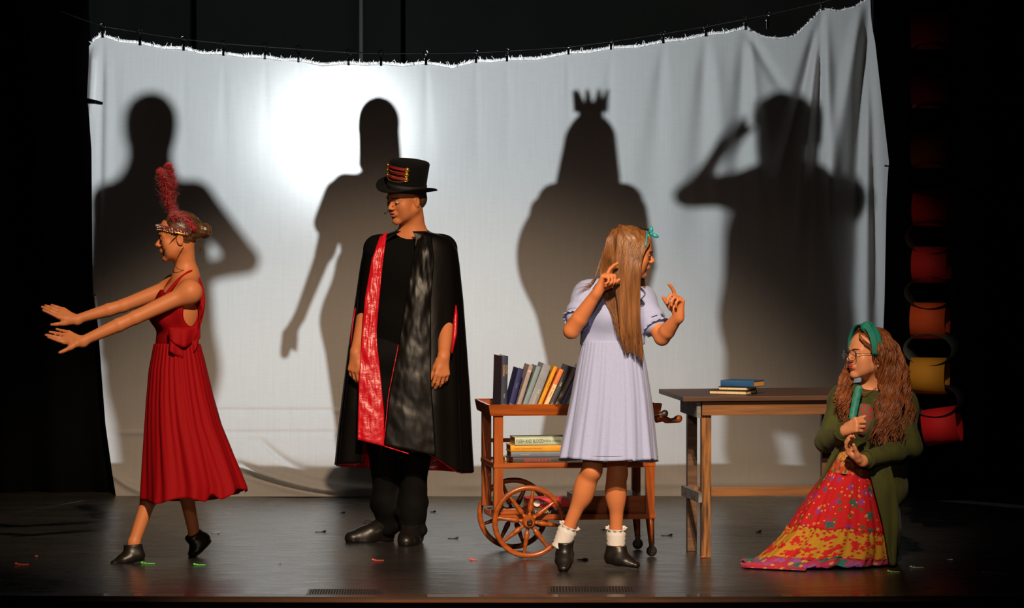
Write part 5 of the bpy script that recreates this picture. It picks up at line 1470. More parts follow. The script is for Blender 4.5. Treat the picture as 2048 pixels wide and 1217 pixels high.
panel('lining_panel', [(463, 764), (520, 744), (600, 730), (700, 722), (760, 718), (893, 715)], [(463, 774), (520, 766), (600, 758), (660, 753), (700, 755), (760, 762), (830, 768), (893, 768)], (474, 463), (880, 893), [(a, b - .008) for a, b in dep], SATR, .012, seed=3, amp=.004)
panel('front_panel', [(463, 838), (520, 826), (600, 812), (700, 796), (790, 778), (893, 768)], [(463, 862), (520, 868), (600, 862), (760, 862), (900, 872)], (463, 470), (893, 912), dep, SATIN, .022, seed=5, amp=.0035)
bm = bmesh.new(); add_tube(bm, [W(interp([(463, 838), (520, 826), (600, 812), (700, 796), (790, 778), (893, 768)], y_) - 1, y_, interp(dep, y_) - .004) for y_ in range(690, 894, 12)], .0022, 5); from_bm('lining_edge', bm, SATR, man, world=True)
bm = bmesh.new(); add_tube(bm, [W(768 + (817 - 768) * u, 893 + (908 - 893) * u, YB - .27 - .01 * math.sin(u * 6)) for u in np.linspace(0, 1, 12)], .0035, 5); from_bm('lining_edge', bm, SATR, man, world=True)
# the arm slits: red edges beside the forearms
def sliver(nm, pts_l, pts_r, yd):
    V_ = [W(x, y, yd(y)) for x, y in pts_l] + [W(x, y, yd(y)) for x, y in pts_r]; n_ = len(pts_l)
    F_ = [(i, i + 1, n_ + i + 1, n_ + i) for i in range(n_ - 1)]
    o = from_py(nm, V_, F_, SATR, man, world=True); md = o.modifiers.new('thickness', 'SOLIDIFY'); md.thickness = .003
sliver('slit_lining', [(911, 611), (907, 640), (905, 670), (902, 705)], [(913, 611), (915, 630), (914, 665), (905, 708)], lambda y: YB - .14 - (y - 611) * .0007)
sliver('slit_lining', [(709, 618), (704, 650), (701, 690)], [(712, 616), (707, 645), (702, 692)], lambda y: YB - .13 - (y - 611) * .0007)
# lace-up shoes
def oxford(parent, heel, toe, ankle, face):
    F = Field(); heel, toe, ankle = Vector(heel), Vector(toe), Vector(ankle); dn = (toe - heel).normalized()
    up = Vector((0, 0, 1)); up = (up - dn * up.dot(dn)).normalized(); sd = dn.cross(up)
    foot_prims(F, heel, toe, ankle, g=.012, q=1.0, w=.042)
    F.el(toe + up * .0, (.038, .038, .028), np.array([sd, dn, up], np.float32), .02)
    F.plane(heel - up * .030, -up); F.plane(heel + up * .085, up)
    o = field_obj('shoe', F, .005, LEATHER, parent)
    L_ = (toe - heel).length; bm = bmesh.new(); pts = []
    for a in np.linspace(0, 2 * math.pi, 28, endpoint=False):
        x = math.cos(a); y = math.sin(a); pts.append(heel.lerp(toe, .5) + dn * (L_ * .5 + .044) * x + sd * .045 * y * (1 - .12 * (x < 0)) - up * .032)
    bot = [bm.verts.new(p_ - up * .006) for p_ in pts]; tp = [bm.verts.new(p_ + up * .004) for p_ in pts]; n_ = len(bot)
    bm.faces.new(bot[::-1]); bm.faces.new(tp)
    for i in range(n_): bm.faces.new((bot[i], bot[(i + 1) % n_], tp[(i + 1) % n_], tp[i]))
    from_bm('sole', bm, mat('shoe_sole', (.025, .018, .014), .55), o, world=True)
    bm = bmesh.new()
    for k in range(4):
        c_ = heel.lerp(toe, .42 + .09 * k) + up * (.060 - .011 * k); add_tube(bm, [c_ - sd * .018, c_ + up * .004, c_ + sd * .018], .0022, 5)
    c_ = heel.lerp(toe, .40) + up * .066
    for s_ in (-1, 1): add_tube(bm, smooth_path([c_, c_ + sd * s_ * .022 + up * .012 + dn * .01, c_ + sd * s_ * .034 - up * .004 + dn * .03, c_ + sd * s_ * .016 - up * .002 + dn * .01], 4), .0019, 5)
    from_bm('laces', bm, mat('black_laces', (.012, .012, .012), .8), o, world=True)
oxford(man, B_(770, 1070, .16), B_(706, 1077, .10), aR, 0)
oxford(man, B_(828, 1074, .10), B_(812, 1084, -.10), aL, 0)
# ================================================================== the girl in the pale blue dress
YC = -.70
g = G(1180, 1140)
girl = thing('person', 'person with long straight light brown hair in a pale blue short dress, hands raised', 'person', (g.x, YC, 0))
def C_(px, py, dy=0.0): return W(px, py, YC + dy)
HC = Head(C_(1262, 504, -.06), (.96, .05, -.16), (.10, -.14, 1), 1.0)
F = Field()
head_prims(F, HC, neck=C_(1238, 568, .0), nr=.048)
BC = dict(A=frame((.30, -.95, -.05), (.02, -.02, 1)), q=.90, pel=C_(1215, 772), waist=C_(1226, 690), chest=C_(1226, 625), neck=C_(1238, 572, .0), sr=C_(1176, 592, -.02), sl=C_(1282, 602, .06),
          hl=C_(1246, 780, .01), hr=C_(1192, 780, -.01))
torso_prims(F, BC)
eR, wR = C_(1143, 662, -.17), C_(1196, 583, -.24)
eL, wL = C_(1324, 676, -.06), C_(1358, 632, -.16)
arm_prims(F, BC['sr'], eR, wR, q=.95, r=(.046, .042, .041, .026)); arm_prims(F, BC['sl'], eL, wL, q=.95, r=(.046, .040, .039, .025))
fist = ((1.35, 1.4, .9),) * 4
hand_prims(F, wR, (.42, .02, .90), (.20, .75, -.1), -1, .95, ((.05, .35, .25), (1.25, 1.4, .8), (1.35, 1.4, .9), (1.4, 1.4, .9)), (.0, 0, 0, 0), (.35, .75, .6), (.3, .5))
hand_prims(F, wL, (-.02, -.12, 1.0), (-.55, .8, .0), 1, .95, ((.30, .30, .15), (1.15, 1.15, .6), (1.25, 1.2, .7), (1.3, 1.2, .8)), (.0, .0, -.02, -.04), (.35, .85, .75), (.3, .3))
kR, aR = C_(1184, 942, -.12), C_(1131, 1072, -.06)
kL, aL = C_(1234, 948, .0), C_(1232, 1078, .06)
leg_prims(F, C_(1198, 800, -.01), kR, aR, q=.80, back=(0, 1, 0)); leg_prims(F, C_(1242, 800, .03), kL, aL, q=.80, back=(-.5, .8, 0))
sock_foot(F, C_(1130, 1098, -.02), C_(1128, 1128, -.16), aR); sock_foot(F, C_(1226, 1112, .05), C_(1262, 1122, -.01), aL)
field_obj('body', F, .0045, SKIN, girl)
face_parts(girl, HC, LIP2, mat('brown_brows', (0, 0, 0)), EYEW, IRIS, LASH, closed=.35, look=(0, .9, -.3))
# dress: bodice with puff sleeves
BLUE = mat('pale_blue_cotton', (.37, .43, .72), .85, sheen=.12, var=((200, 200, 200), (.41, .47, .76), .4, .6), bump=((500, 500, 500), .25, .0008))
NAVY = mat('navy_piping', (.02, .025, .10), .7)
F = Field(); torso_prims(F, BC, g=.010)
F.rc(C_(1228, 665), C_(1224, 686), .112, .118, .05, BC['A'], (1.18, .86, 1))
F.plane(C_(1226, 690), (0, 0, -1))
F.el(C_(1240, 556, -.02), (.060, .062, .036), None, .008, 's')
def puff(s_, e_, g_=.0):
    s_, e_ = Vector(s_), Vector(e_); F.rc(s_, s_.lerp(e_, .45), .060, .062, .04); F.rc(s_.lerp(e_, .55), s_.lerp(e_, .60), .060, .054, .02)
puff(BC['sr'], eR); puff(BC['sl'], eL)
field_obj('bodice', F, .005, BLUE, girl, disp=wrinkle(.0030, 38, 38, 26, 3))
for s_, e_ in ((BC['sr'], eR), (BC['sl'], eL)):
    s_, e_ = Vector(s_), Vector(e_); d = (e_ - s_).normalized(); u, v_ = frame_for(d); c_ = s_.lerp(e_, .60)
    bm = bmesh.new(); rings = []
    for (dr, dl) in ((.050, .0), (.053, .008), (.062, .022), (.066, .030)):
        rings.append([bm.verts.new(c_ + d * dl + (u * math.cos(a) + v_ * math.sin(a)) * (dr + (.005 * math.sin(14 * a) if dl > .01 else 0))) for a in np.linspace(0, 2 * math.pi, 56, endpoint=False)])
    for a, b in zip(rings, rings[1:]):
        for k in range(56): f_ = bm.faces.new((a[k], a[(k + 1) % 56], b[(k + 1) % 56], b[k])); f_.smooth = True
    o = from_bm('sleeve_frill', bm, BLUE, girl, world=True); md = o.modifiers.new('t', 'SOLIDIFY'); md.thickness = .002
    bm = bmesh.new(); ring = [c_ + (u * math.cos(a) + v_ * math.sin(a)) * .0555 for a in np.linspace(0, 2 * math.pi, 30)]; add_tube(bm, ring, .003, 5); from_bm('sleeve_piping', bm, NAVY, girl, world=True)
# collar: two pale leaves edged with navy
fC = Vector(BC['A'][1])
for pts in ([(1186, 578), (1196, 566), (1212, 560), (1222, 566), (1228, 578), (1236, 592), (1226, 600), (1208, 590), (1196, 584)],
            [(1246, 596), (1242, 586), (1252, 572), (1268, 568), (1284, 578), (1290, 590), (1276, 602), (1258, 606)]):
    dy = [-.108 if y > 574 else -.07 for x, y in pts]
    bm = bmesh.new(); vs = [bm.verts.new(C_(x, y, d_)) for (x, y), d_ in zip(pts, dy)]; bm.faces.new(vs)
    o = from_bm('collar', bm, BLUE, girl, world=True); md = o.modifiers.new('t', 'SOLIDIFY'); md.thickness = .004
    bm = bmesh.new(); P2 = [C_(x, y, d_ - .004) for (x, y), d_ in zip(pts, dy)]; add_tube(bm, smooth_path(P2 + P2[:1], 3), .0026, 5); from_bm('collar_piping', bm, NAVY, girl, world=True)
def lrC(py):
    return interp([(678, 1165), (690, 1163), (740, 1153), (800, 1142), (860, 1130), (915, 1119), (930, 1116)], py), interp([(678, 1284), (690, 1284), (740, 1293), (800, 1302), (860, 1308), (925, 1314)], py)
def foldC(th, t):
    return 1 + .006 * math.sin(46 * th + 1.5 * math.sin(4 * th)) * (1 - t) ** .5 + (.024 * math.sin(11 * th + .5 + t) + .020 * math.sin(17 * th - t) + .010 * math.sin(29 * th)) * t ** .8
loft('skirt', 682, lambda th: 920 + 3 * math.sin(th * 3) + (3 if math.cos(th) > .5 else 0), lrC, lambda t: .112 + .105 * t, BLUE, girl, n=320, m=60, folds=foldC, Yc=lambda t: YC - .01 - .02 * t)
bm = bmesh.new(); add_tube(bm, [W((lrC(915)[0] + lrC(915)[1]) / 2 + (lrC(915)[1] - lrC(915)[0]) / 2 * math.cos(a) * foldC(a, .97), 913, YC - .03 + .216 * foldC(a, .97) * math.sin(a)) for a in np.linspace(0, 2 * math.pi, 200)], .0013, 4)
from_bm('hem_stitching', bm, mat('grey_stitching', (.3, .32, .5), .9), girl, world=True)
F = Field(); F.rc(C_(1224, 682), C_(1224, 687), .116, .119, .01, BC['A'], (1.20, .86, 1)); F.plane(C_(1224, 690), (0, 0, -1)); F.plane(C_(1224, 677), (0, 0, 1)); field_obj('waistband', F, .005, BLUE, girl)
# frilled ankle socks and shoes
SOCK = mat('white_ribbed_sock', (.78, .74, .72), .9, sheen=.2)
for k_, a_ in ((kR, aR), (kL, aL)):
    k_, a_ = Vector(k_), Vector(a_); d = (k_ - a_).normalized(); u, v_ = frame_for(d); bm = bmesh.new(); rings = []
    prof = [(-.050, .045)] + [(-.040 + .0105 * i, (.0415 if i % 2 else .0385) + .0006 * i) for i in range(9)] + [(.054, .043), (.059, .046), (.063, .049)]
    for z_, r_ in prof:
        rings.append([bm.verts.new(a_ + d * (z_ - .01) + (u * math.cos(t) + v_ * math.sin(t)) * (r_ * 1.02 + (.004 * math.sin(11 * t) if z_ > .055 else .0008 * math.sin(9 * t + z_ * 200)))) for t in np.linspace(0, 2 * math.pi, 60, endpoint=False)])
    for a, b in zip(rings, rings[1:]):
        for q_ in range(60): f_ = bm.faces.new((a[q_], a[(q_ + 1) % 60], b[(q_ + 1) % 60], b[q_])); f_.smooth = True
    o = from_bm('frilled_sock', bm, SOCK, girl, world=True); md = o.modifiers.new('t', 'SOLIDIFY'); md.thickness = .002
slip_shoe(girl, C_(1130, 1100, -.01), C_(1127, 1131, -.15), aR, q=1.0, top=.062, tilt=-.20)
slip_shoe(girl, C_(1224, 1116, .05), C_(1268, 1126, -.01), aL, q=1.0, top=.060, tilt=-.10)
# long straight hair: a shaped cap and curtains of locks
HAIRC = hair_mat('light_brown_straight_hair', (.30, .125, .038), (.13, .050, .016), .42)
F = Field()
E = lambda c, r, k=.01, mode='u': F.el(HC.p(*c), r, HC.A, k, mode)
E((0, -.018, .034), (.082, .100, .088)); E((0, -.06, -.03), (.070, .055, .08), .02)
E((0, .118, -.03), (.12, .082, .105), .01, 's')
field_obj('hair', F, .005, HAIRC, girl, disp=wrinkle(.0012, 200, 60, 10, 2))
rnd = random.Random(21); paths = []; rad = []
def drop(top, side, ends, n, r0=.0030, jit=.006):
    """locks: part point -> points over the head -> bottom"""
    for k in range(n):
        u = k / max(1, n - 1); j = lambda a: rnd.uniform(-a, a)
        a = top(u); b = side(u); e = ends(u)
        pts = [a + Vector((j(.003), j(.003), j(.003)))] + [q_ + Vector((j(jit * .6), j(jit * .6), j(.003))) for q_ in b] + [e + Vector((j(jit), j(jit), j(.03)))]
        paths.append(smooth_path(pts, 5)); rad.append(r0 * rnd.uniform(.6, 1.2))
# near curtain over the ear and cheek (camera side = local right is -Y here?)
sd = -1 if (HC.p(.08, 0, 0).y > HC.C.y) else 1
def sp(x, y, z): return HC.p(sd * x, y, z)
lerp = lambda a, b, u: a + (b - a) * u
for lay in range(5):
    o_ = .002 * lay
    drop(lambda u: sp(.006, lerp(-.075, .070, u), lerp(.104, .094, u) + .012), 
         lambda u: [sp(.055 + o_, lerp(-.078, .070, u), lerp(.084, .070, u)), sp(.084 + o_, lerp(-.072, .052, u), .018), C_(lerp(1228, 1280, u), 545, -.155 - o_ - .02 * u), C_(lerp(1236, 1279, u), 610, -.165 - o_), C_(lerp(1241, 1281, u), 660, -.165 - o_)],
         lambda u: C_(lerp(1250, 1286, u), lerp(692, 722, abs(u - .3)) - 26 * (math.sin(u * 23) > .6), -.165), 90, .0032, .005)
# back curtain behind the ear, towards the shoulder
for lay in range(3):
    drop(lambda u: sp(.004, lerp(-.095, -.02, u), lerp(.085, .112, u) + .008),
         lambda u: [sp(.040, lerp(-.120, -.085, u), .055), sp(.055, lerp(-.125, -.085, u), -.01), C_(lerp(1200, 1232, u), 548, -.10), C_(lerp(1205, 1240, u), 585, -.13)],
         lambda u: C_(lerp(1232, 1252, u), lerp(650, 705, u), -.15), 34, .0030)
# the far side hanging beyond the face
drop(lambda u: sp(-.004, lerp(-.05, .06, u), .116), lambda u: [sp(-.058, lerp(-.05, .06, u), .075), sp(-.082, lerp(-.05, .055, u), .0), C_(lerp(1262, 1288, u), 560, .02), C_(lerp(1270, 1294, u), 590, .0)], lambda u: C_(lerp(1284, 1316, u), lerp(615, 628, u), -.02), 60)
drop(lambda u: sp(-.004, lerp(-.09, -.03, u), .104), lambda u: [sp(-.05, lerp(-.115, -.09, u), .04), sp(-.06, -.11, -.03), C_(lerp(1196, 1222, u), 560, .04)], lambda u: C_(lerp(1178, 1220, u), lerp(575, 640, u), .06), 40)
# flyaway locks over the near shoulder
drop(lambda u: sp(.0, -.10, .05), lambda u: [C_(1208, 500, -.05), C_(1194, 545, -.07), C_(lerp(1180, 1186, u), 566, -.09)], lambda u: C_(lerp(1148, 1160, u), lerp(576, 596, u), -.10), 14, .0016, .004)
strips('long_locks', paths, rad, HAIRC, girl, 5)['kind'] = 'stuff'
# turquoise bow
BOW = mat('turquoise_satin_bow', (.015, .36, .42), .35)
bc = sp(.02, .072, .103)
bow = thing('hair_bow', None, None, bc - girl.location); bow.parent = girl; bow['label'] = 'small turquoise hair bow'
for (dx, dz, sx_, rot) in ((.003, .016, 1, 80), (.022, -.010, 1, -20), (-.012, -.012, .7, 230)):
    bm = bmesh.new(); add_ball(bm, bc + Vector((dx, -.012, dz)), .016 * sx_, 12, (1.1, .5, .62), Euler((0, -R(rot), 0))); from_bm('loop', bm, BOW, bow, world=True)
bm = bmesh.new(); add_ball(bm, bc + Vector((.004, -.016, -.002)), .008, 10); from_bm('knot', bm, BOW, bow, world=True)
bm = bmesh.new(); add_tube(bm, [sp(.086 * math.sin(a), .055 - .0 * a, .014 + .094 * math.cos(a)) for a in np.linspace(-1.2, 1.2, 20)], .004, 6); from_bm('band', bm, BOW, bow, world=True)

# ================================================================== the kneeling girl in the green cardigan
YD = -.42
g = G(1745, 1132)
kneel = thing('person', 'person kneeling in green cardigan and long floral skirt, with wavy auburn hair and glasses', 'person', (g.x, YD, 0))
def D_(px, py, dy=0.0): return W(px, py, YD + dy)
HD = Head(D_(1737, 708, -.02), (-.86, -.50, .03), (.05, .02, 1), 1.03)
F = Field()
head_prims(F, HD, neck=D_(1748, 782, .04), nr=.050)
BD = dict(A=frame((-.50, -.86, 0), (.03, 0, 1)), q=.96, pel=D_(1748, 968, .05), waist=D_(1750, 915, .03), chest=D_(1747, 848, .02), neck=D_(1746, 790, .04), sr=D_(1688, 800, -.02), sl=D_(1804, 806, .02),
          hr=D_(1728, 985, .02), hl=D_(1766, 985, .06))
torso_prims(F, BD)
eR, wR = D_(1652, 884, -.10), D_(1690, 862, -.28)
eL, wL = D_(1822, 896, -.08), D_(1722, 922, -.32)
arm_prims(F, BD['sr'], eR, wR, q=.95); arm_prims(F, BD['sl'], eL, wL, q=.95)
hand_prims(F, wR, (.62, -.60, .38), (.10, .10, 1), -1, .95, ((1.2, 1.4, .9), (1.25, 1.4, .9), (1.3, 1.4, .9), (1.35, 1.4, .9)), (0, 0, 0, 0), (.35, .85, .55), (.3, .4))
hand_prims(F, wL, (-.75, -.25, .70), (-.35, -.70, -.1), 1, .95, ((.5, .5, .3), (.55, .6, .4), (.6, .7, .4), (.6, .7, .5)), (.05, .02, -.02, -.06), (.15, .9, .5), (.1, .1))
kR, kL = D_(1702, 1108, -.14), D_(1750, 1112, -.12)
F.rc(BD['hr'], kR, .080, .056, .04); F.rc(BD['hl'], kL, .080, .056, .04)
aR, aL = D_(1742, 1108, .28), D_(1756, 1108, .30)
F.rc(kR, aR, .052, .034, .02); F.rc(kL, aL, .052, .034, .02)
F.rc(aR, D_(1745, 1104, .42), .03, .026, .02); F.rc(aL, D_(1760, 1104, .44), .03, .026, .02)
field_obj('body', F, .0045, SKIN_F, kneel)
AUB = hair_mat('auburn_wavy_hair', (.30, .085, .018), (.10, .028, .009), .50)
face_parts(kneel, HD, LIP, mat('auburn_brows', (.12, .045, .02), .8), EYEW, IRIS, LASH, closed=.1, look=(0, 1, .05))
# round glasses
gl = thing('glasses', None, None, HD.p(0, .1, 0) - kneel.location); gl.parent = kneel; gl['label'] = 'round thin-rimmed eyeglasses'
RIM = mat('dark_thin_rim', (.02, .018, .02), .3, .7)
for sx in (-1, 1):
    c_ = Vector((sx * .034, .112, -.006)); bm = bmesh.new()
    add_tube(bm, [HD.p(c_.x + .026 * math.cos(a), c_.y - .25 * abs(.026 * math.cos(a)) * 0 - sx * .006 * math.cos(a), c_.z + .024 * math.sin(a)) for a in np.linspace(0, 2 * math.pi, 34)], .0014, 6); from_bm('rim', bm, RIM, gl, world=True)
    bm = bmesh.new(); add_tube(bm, [HD.p(sx * .060, .104, .002), HD.p(sx * .074, .06, .004), HD.p(sx * .080, .01, .002), HD.p(sx * .080, -.006, -.004)], .0014, 6); from_bm('temple', bm, RIM, gl, world=True)
    bm = bmesh.new(); vs = [bm.verts.new(HD.p(c_.x + .025 * math.cos(a), c_.y - sx * .006 * math.cos(a), c_.z + .023 * math.sin(a))) for a in np.linspace(0, 2 * math.pi, 28, endpoint=False)]; bm.faces.new(vs)
    LENS = MATS.get('clear_lens')
    if LENS is None:
        LENS = bpy.data.materials.new('clear_lens'); LENS.use_nodes = True; nt = LENS.node_tree; nt.nodes.clear()
        o_ = nt.nodes.new('ShaderNodeOutputMaterial'); t_ = nt.nodes.new('ShaderNodeBsdfTransparent'); g_ = nt.nodes.new('ShaderNodeBsdfGlossy'); g_.inputs['Roughness'].default_value = .05
        x_ = nt.nodes.new('ShaderNodeMixShader'); x_.inputs[0].default_value = .10; nt.links.new(t_.outputs[0], x_.inputs[1]); nt.links.new(g_.outputs[0], x_.inputs[2]); nt.links.new(x_.outputs[0], o_.inputs[0]); MATS['clear_lens'] = LENS
    from_bm('lens', bm, LENS, gl, world=True)
bm = bmesh.new(); add_tube(bm, [HD.p(-.010, .114, .0), HD.p(0, .118, .004), HD.p(.010, .114, .0)], .0014, 6); from_bm('bridge', bm, RIM, gl, world=True)
# necklace and earring
bm = bmesh.new(); nk = smooth_path([D_(1716, 772, -.04), D_(1722, 782, -.08), D_(1729, 786, -.09), D_(1742, 783, -.07), D_(1752, 776, -.04)], 6)
for p_ in nk: add_ball(bm, p_, .0024, 6)
nkl = from_bm('necklace', bm, mat('red_glass_beads', (.5, .05, .03), .2), kneel, world=True); nkl['kind'] = 'stuff'
sdD = 1 if HD.p(.08, 0, 0).y < HD.C.y else -1
bm = bmesh.new(); add_ball(bm, HD.p(sdD * .080, -.002, -.052), .0045, 8); from_bm('earring', bm, GEM, kneel, world=True)
# cardigan
CARD = mat('olive_green_knit', (.058, .064, .007), .9, sheen=.06, var=((30, 30, 8), (.044, .050, .006), .4, .6), bump=((260, 260, 30), .5, .003))
F = Field(); torso_prims(F, BD, g=.016); arm_prims(F, BD['sr'], eR, Vector(eR).lerp(Vector(wR), .86), g=.014); arm_prims(F, BD['sl'], eL, Vector(eL).lerp(Vector(wL), .86), g=.014)
F.rc(BD['waist'], BD['pel'], .118, .112, .05, BD['A'], (1.15, .95, 1))
F.rc(D_(1726, 760, -.14), D_(1704, 872, -.17), .022, .012, .012, None, (1, 1, 1), 's')
F.rc(D_(1736, 775, -.12), D_(1712, 845, -.17), .026, .012, .012, None, (1, 1, 1), 's')
F.el(D_(1744, 772, .0), (.062, .062, .030), None, .01, 's'); F.el(D_(1733, 800, -.135), (.036, .075, .062), None, .01, 's')
F.rc(D_(1708, 880, -.20), D_(1712, 1010, -.16), .012, .075, .01, None, (1, 1, 1), 's')
field_obj('cardigan', F, .0055, CARD, kneel, disp=wrinkle(.0045, 26, 26, 18, 6))
# camisole / top of the printed dress
def floral(name, base, spots_, scale=26, seed=0.0):
    m = bpy.data.materials.new(name); m.use_nodes = True; nt = m.node_tree; N = nt.nodes; L = nt.links; b = N['Principled BSDF']; b.inputs['Roughness'].default_value = .85; b.inputs['Specular IOR Level'].default_value = .2
    tc = N.new('ShaderNodeTexCoord'); mp = N.new('ShaderNodeMapping'); L.new(tc.outputs['UV'], mp.inputs[0]); cur = None
    rgb = N.new('ShaderNodeRGB'); rgb.outputs[0].default_value = (*base, 1); cur = rgb.outputs[0]
    for i, (kind_, sc, lo, hi, c) in enumerate(spots_):
        m2 = N.new('ShaderNodeMapping'); m2.inputs['Location'].default_value = (seed + i * 3.7, i * 1.9, 0); m2.inputs['Scale'].default_value = (sc * 1.15, sc * .85, 1); L.new(tc.outputs['UV'], m2.inputs[0])
        ns = N.new('ShaderNodeTexNoise'); ns.inputs['Scale'].default_value = 2.6; ns.inputs['Detail'].default_value = 2
        L.new(m2.outputs[0], ns.inputs['Vector'])
        mxv = N.new('ShaderNodeMix'); mxv.data_type = 'VECTOR'; mxv.inputs[0].default_value = .16; L.new(m2.outputs[0], mxv.inputs[4]); L.new(ns.outputs['Color'], mxv.inputs[5])
        v_ = N.new('ShaderNodeTexVoronoi'); v_.inputs['Scale'].default_value = 1.0; v_.voronoi_dimensions = '2D'; L.new(mxv.outputs[1], v_.inputs['Vector'])
        if kind_ == 'petal':
            # distance to the cell point modulated by angle = small flowers
            sb = N.new('ShaderNodeVectorMath'); sb.operation = 'SUBTRACT'; L.new(mxv.outputs[1], sb.inputs[0]); L.new(v_.outputs['Position'], sb.inputs[1])
            sx_ = N.new('ShaderNodeSeparateXYZ'); L.new(sb.outputs[0], sx_.inputs[0])
            at = N.new('ShaderNodeMath'); at.operation = 'ARCTAN2'; L.new(sx_.outputs[0], at.inputs[0]); L.new(sx_.outputs[1], at.inputs[1])
            mu = N.new('ShaderNodeMath'); mu.operation = 'MULTIPLY'; mu.inputs[1].default_value = 6; L.new(at.outputs[0], mu.inputs[0])
            sn = N.new('ShaderNodeMath'); sn.operation = 'SINE'; L.new(mu.outputs[0], sn.inputs[0])
            ml = N.new('ShaderNodeMath'); ml.operation = 'MULTIPLY_ADD'; ml.inputs[1].default_value = .06; L.new(sn.outputs[0], ml.inputs[0]); L.new(v_.outputs['Distance'], ml.inputs[2]); src = ml.outputs[0]
        else: src = v_.outputs['Distance']
        g1 = N.new('ShaderNodeMath'); g1.operation = 'GREATER_THAN'; g1.inputs[1].default_value = lo; L.new(src, g1.inputs[0])
        g2 = N.new('ShaderNodeMath'); g2.operation = 'LESS_THAN'; g2.inputs[1].default_value = hi; L.new(src, g2.inputs[0])
        mm = N.new('ShaderNodeMath'); mm.operation = 'MULTIPLY'; L.new(g1.outputs[0], mm.inputs[0]); L.new(g2.outputs[0], mm.inputs[1])
        # keep only some of the cells
        if kind_ != 'all':
            sc_ = N.new('ShaderNodeSeparateColor'); L.new(v_.outputs['Color'], sc_.inputs[0]); g3 = N.new('ShaderNodeMath'); g3.operation = 'GREATER_THAN'; g3.inputs[1].default_value = .42; L.new(sc_.outputs[0], g3.inputs[0])
            m3 = N.new('ShaderNodeMath'); m3.operation = 'MULTIPLY'; L.new(mm.outputs[0], m3.inputs[0]); L.new(g3.outputs[0], m3.inputs[1]); mm = m3
        mx = N.new('ShaderNodeMix'); mx.data_type = 'RGBA'; L.new(mm.outputs[0], mx.inputs[0]); L.new(cur, mx.inputs[6]); mx.inputs[7].default_value = (*c, 1); cur = mx.outputs[2]
    L.new(cur, b.inputs['Base Color']); return m
PR_RED = floral('red_flowered_print', (.52, .012, .018), [('petal', 4.2, -.1, .22, (.03, .12, .11)), ('petal', 4.2, -.1, .12, (.42, .02, .10)), ('petal', 5.5, -.1, .21, (.26, .04, .26)), ('petal', 5.5, -.1, .09, (.60, .28, .08)), ('spot', 11, 0, .11, (.60, .32, .08)), ('petal', 7, -.1, .15, (.08, .10, .03)), ('petal', 7, -.1, .07, (.60, .40, .08))])
PR_YEL = floral('mustard_print_with_red_flowers', (.46, .245, .022), [('petal', 10, -.1, .38, (.50, .016, .02)), ('petal', 10, -.1, .15, (.46, .245, .022)), ('spot', 20, 0, .30, (.48, .02, .02))], seed=5)
PR_MIX = floral('pink_purple_teal_print', (.42, .03, .08), [('petal', 5, -.1, .48, (.03, .15, .13)), ('petal', 5, -.1, .22, (.48, .03, .04)), ('petal', 6.5, -.1, .36, (.30, .07, .28)), ('spot', 12, 0, .24, (.5, .32, .05))], seed=9)
PR_BAND = floral('red_band_with_green_dots', (.46, .05, .03), [('all', 10, 0, .34, (.42, .20, .05)), ('all', 10, 0, .27, (.08, .10, .03))], seed=2)
PR_TOP = floral('ochre_flowered_yoke', (.50, .26, .07), [('petal', 16, -.1, .30, (.45, .07, .02)), ('spot', 22, 0, .22, (.12, .14, .03))], seed=7)
TEALP = mat('teal_printed_scarf', (.010, .20, .16), .6, var=((40, 40, 40), (.03, .26, .2), .45, .6))
# scarf ends hanging at the neck
for pts, w_ in (([(1719, 771), (1714, 790), (1709, 815), (1704, 842)], 8),):
    V_ = []; sp_ = [(x, y) for x, y in pts]
    for i, (x, y) in enumerate(sp_):
        for s_ in (-1, 0, 1): V_.append(D_(x + s_ * w_, y, -.128 - .018 * i - .012 * (s_ == 0)))
    F_ = [(i * 3 + j, i * 3 + j + 1, i * 3 + j + 4, i * 3 + j + 3) for i in range(3) for j in range(2)]
    o = from_py('scarf_end', V_, F_, TEALP, kneel, world=True); md = o.modifiers.new('t', 'SOLIDIFY'); md.thickness = .002
    sb_ = o.modifiers.new('s', 'SUBSURF'); sb_.levels = 2; sb_.render_levels = 2
F = Field(); F.el(D_(1728, 838, -.085), (.052, .05, .085), BD['A'], .01); F.plane(D_(1728, 806), (.1, 0, 1))
o = field_obj('print_top', F, .006, mat('red_print_top', (.42, .03, .03), .8, var=((90, 90, 90), (.05, .16, .1), .48, .54)), kneel)
# skirt in tiers
def lrD(py):
    return interp([(885, 1684), (910, 1672), (940, 1654), (970, 1632), (1005, 1607), (1040, 1586), (1070, 1566), (1095, 1540), (1115, 1517), (1128, 1497), (1140, 1483)], py), \
           interp([(885, 1706), (910, 1724), (940, 1742), (970, 1750), (1005, 1760), (1040, 1770), (1070, 1778), (1100, 1784), (1130, 1786), (1140, 1782)], py)
def foldD(th, t):
    return 1 + (.020 * math.sin(13 * th + 2 * t) + .030 * math.sin(8 * th + 1.0 + 2.5 * t) + .012 * math.sin(31 * th + 1)) * t ** .8
def zD(p_, th, t): return p_
tiers = [('yoke', 885, 925, PR_TOP), ('band', 925, 950, PR_BAND), ('upper_tier', 950, 1062, PR_RED), ('middle_tier', 1060, 1119, PR_YEL), ('bottom_tier', 1117, 1139, PR_MIX)]
skirt = thing('skirt', None, None, (0, 0, 0)); skirt.parent = kneel; skirt['label'] = 'long tiered skirt in red and mustard floral prints'
def dD(py): return interp([(885, .03), (925, .10), (960, .16), (1060, .23), (1140, .28)], py)
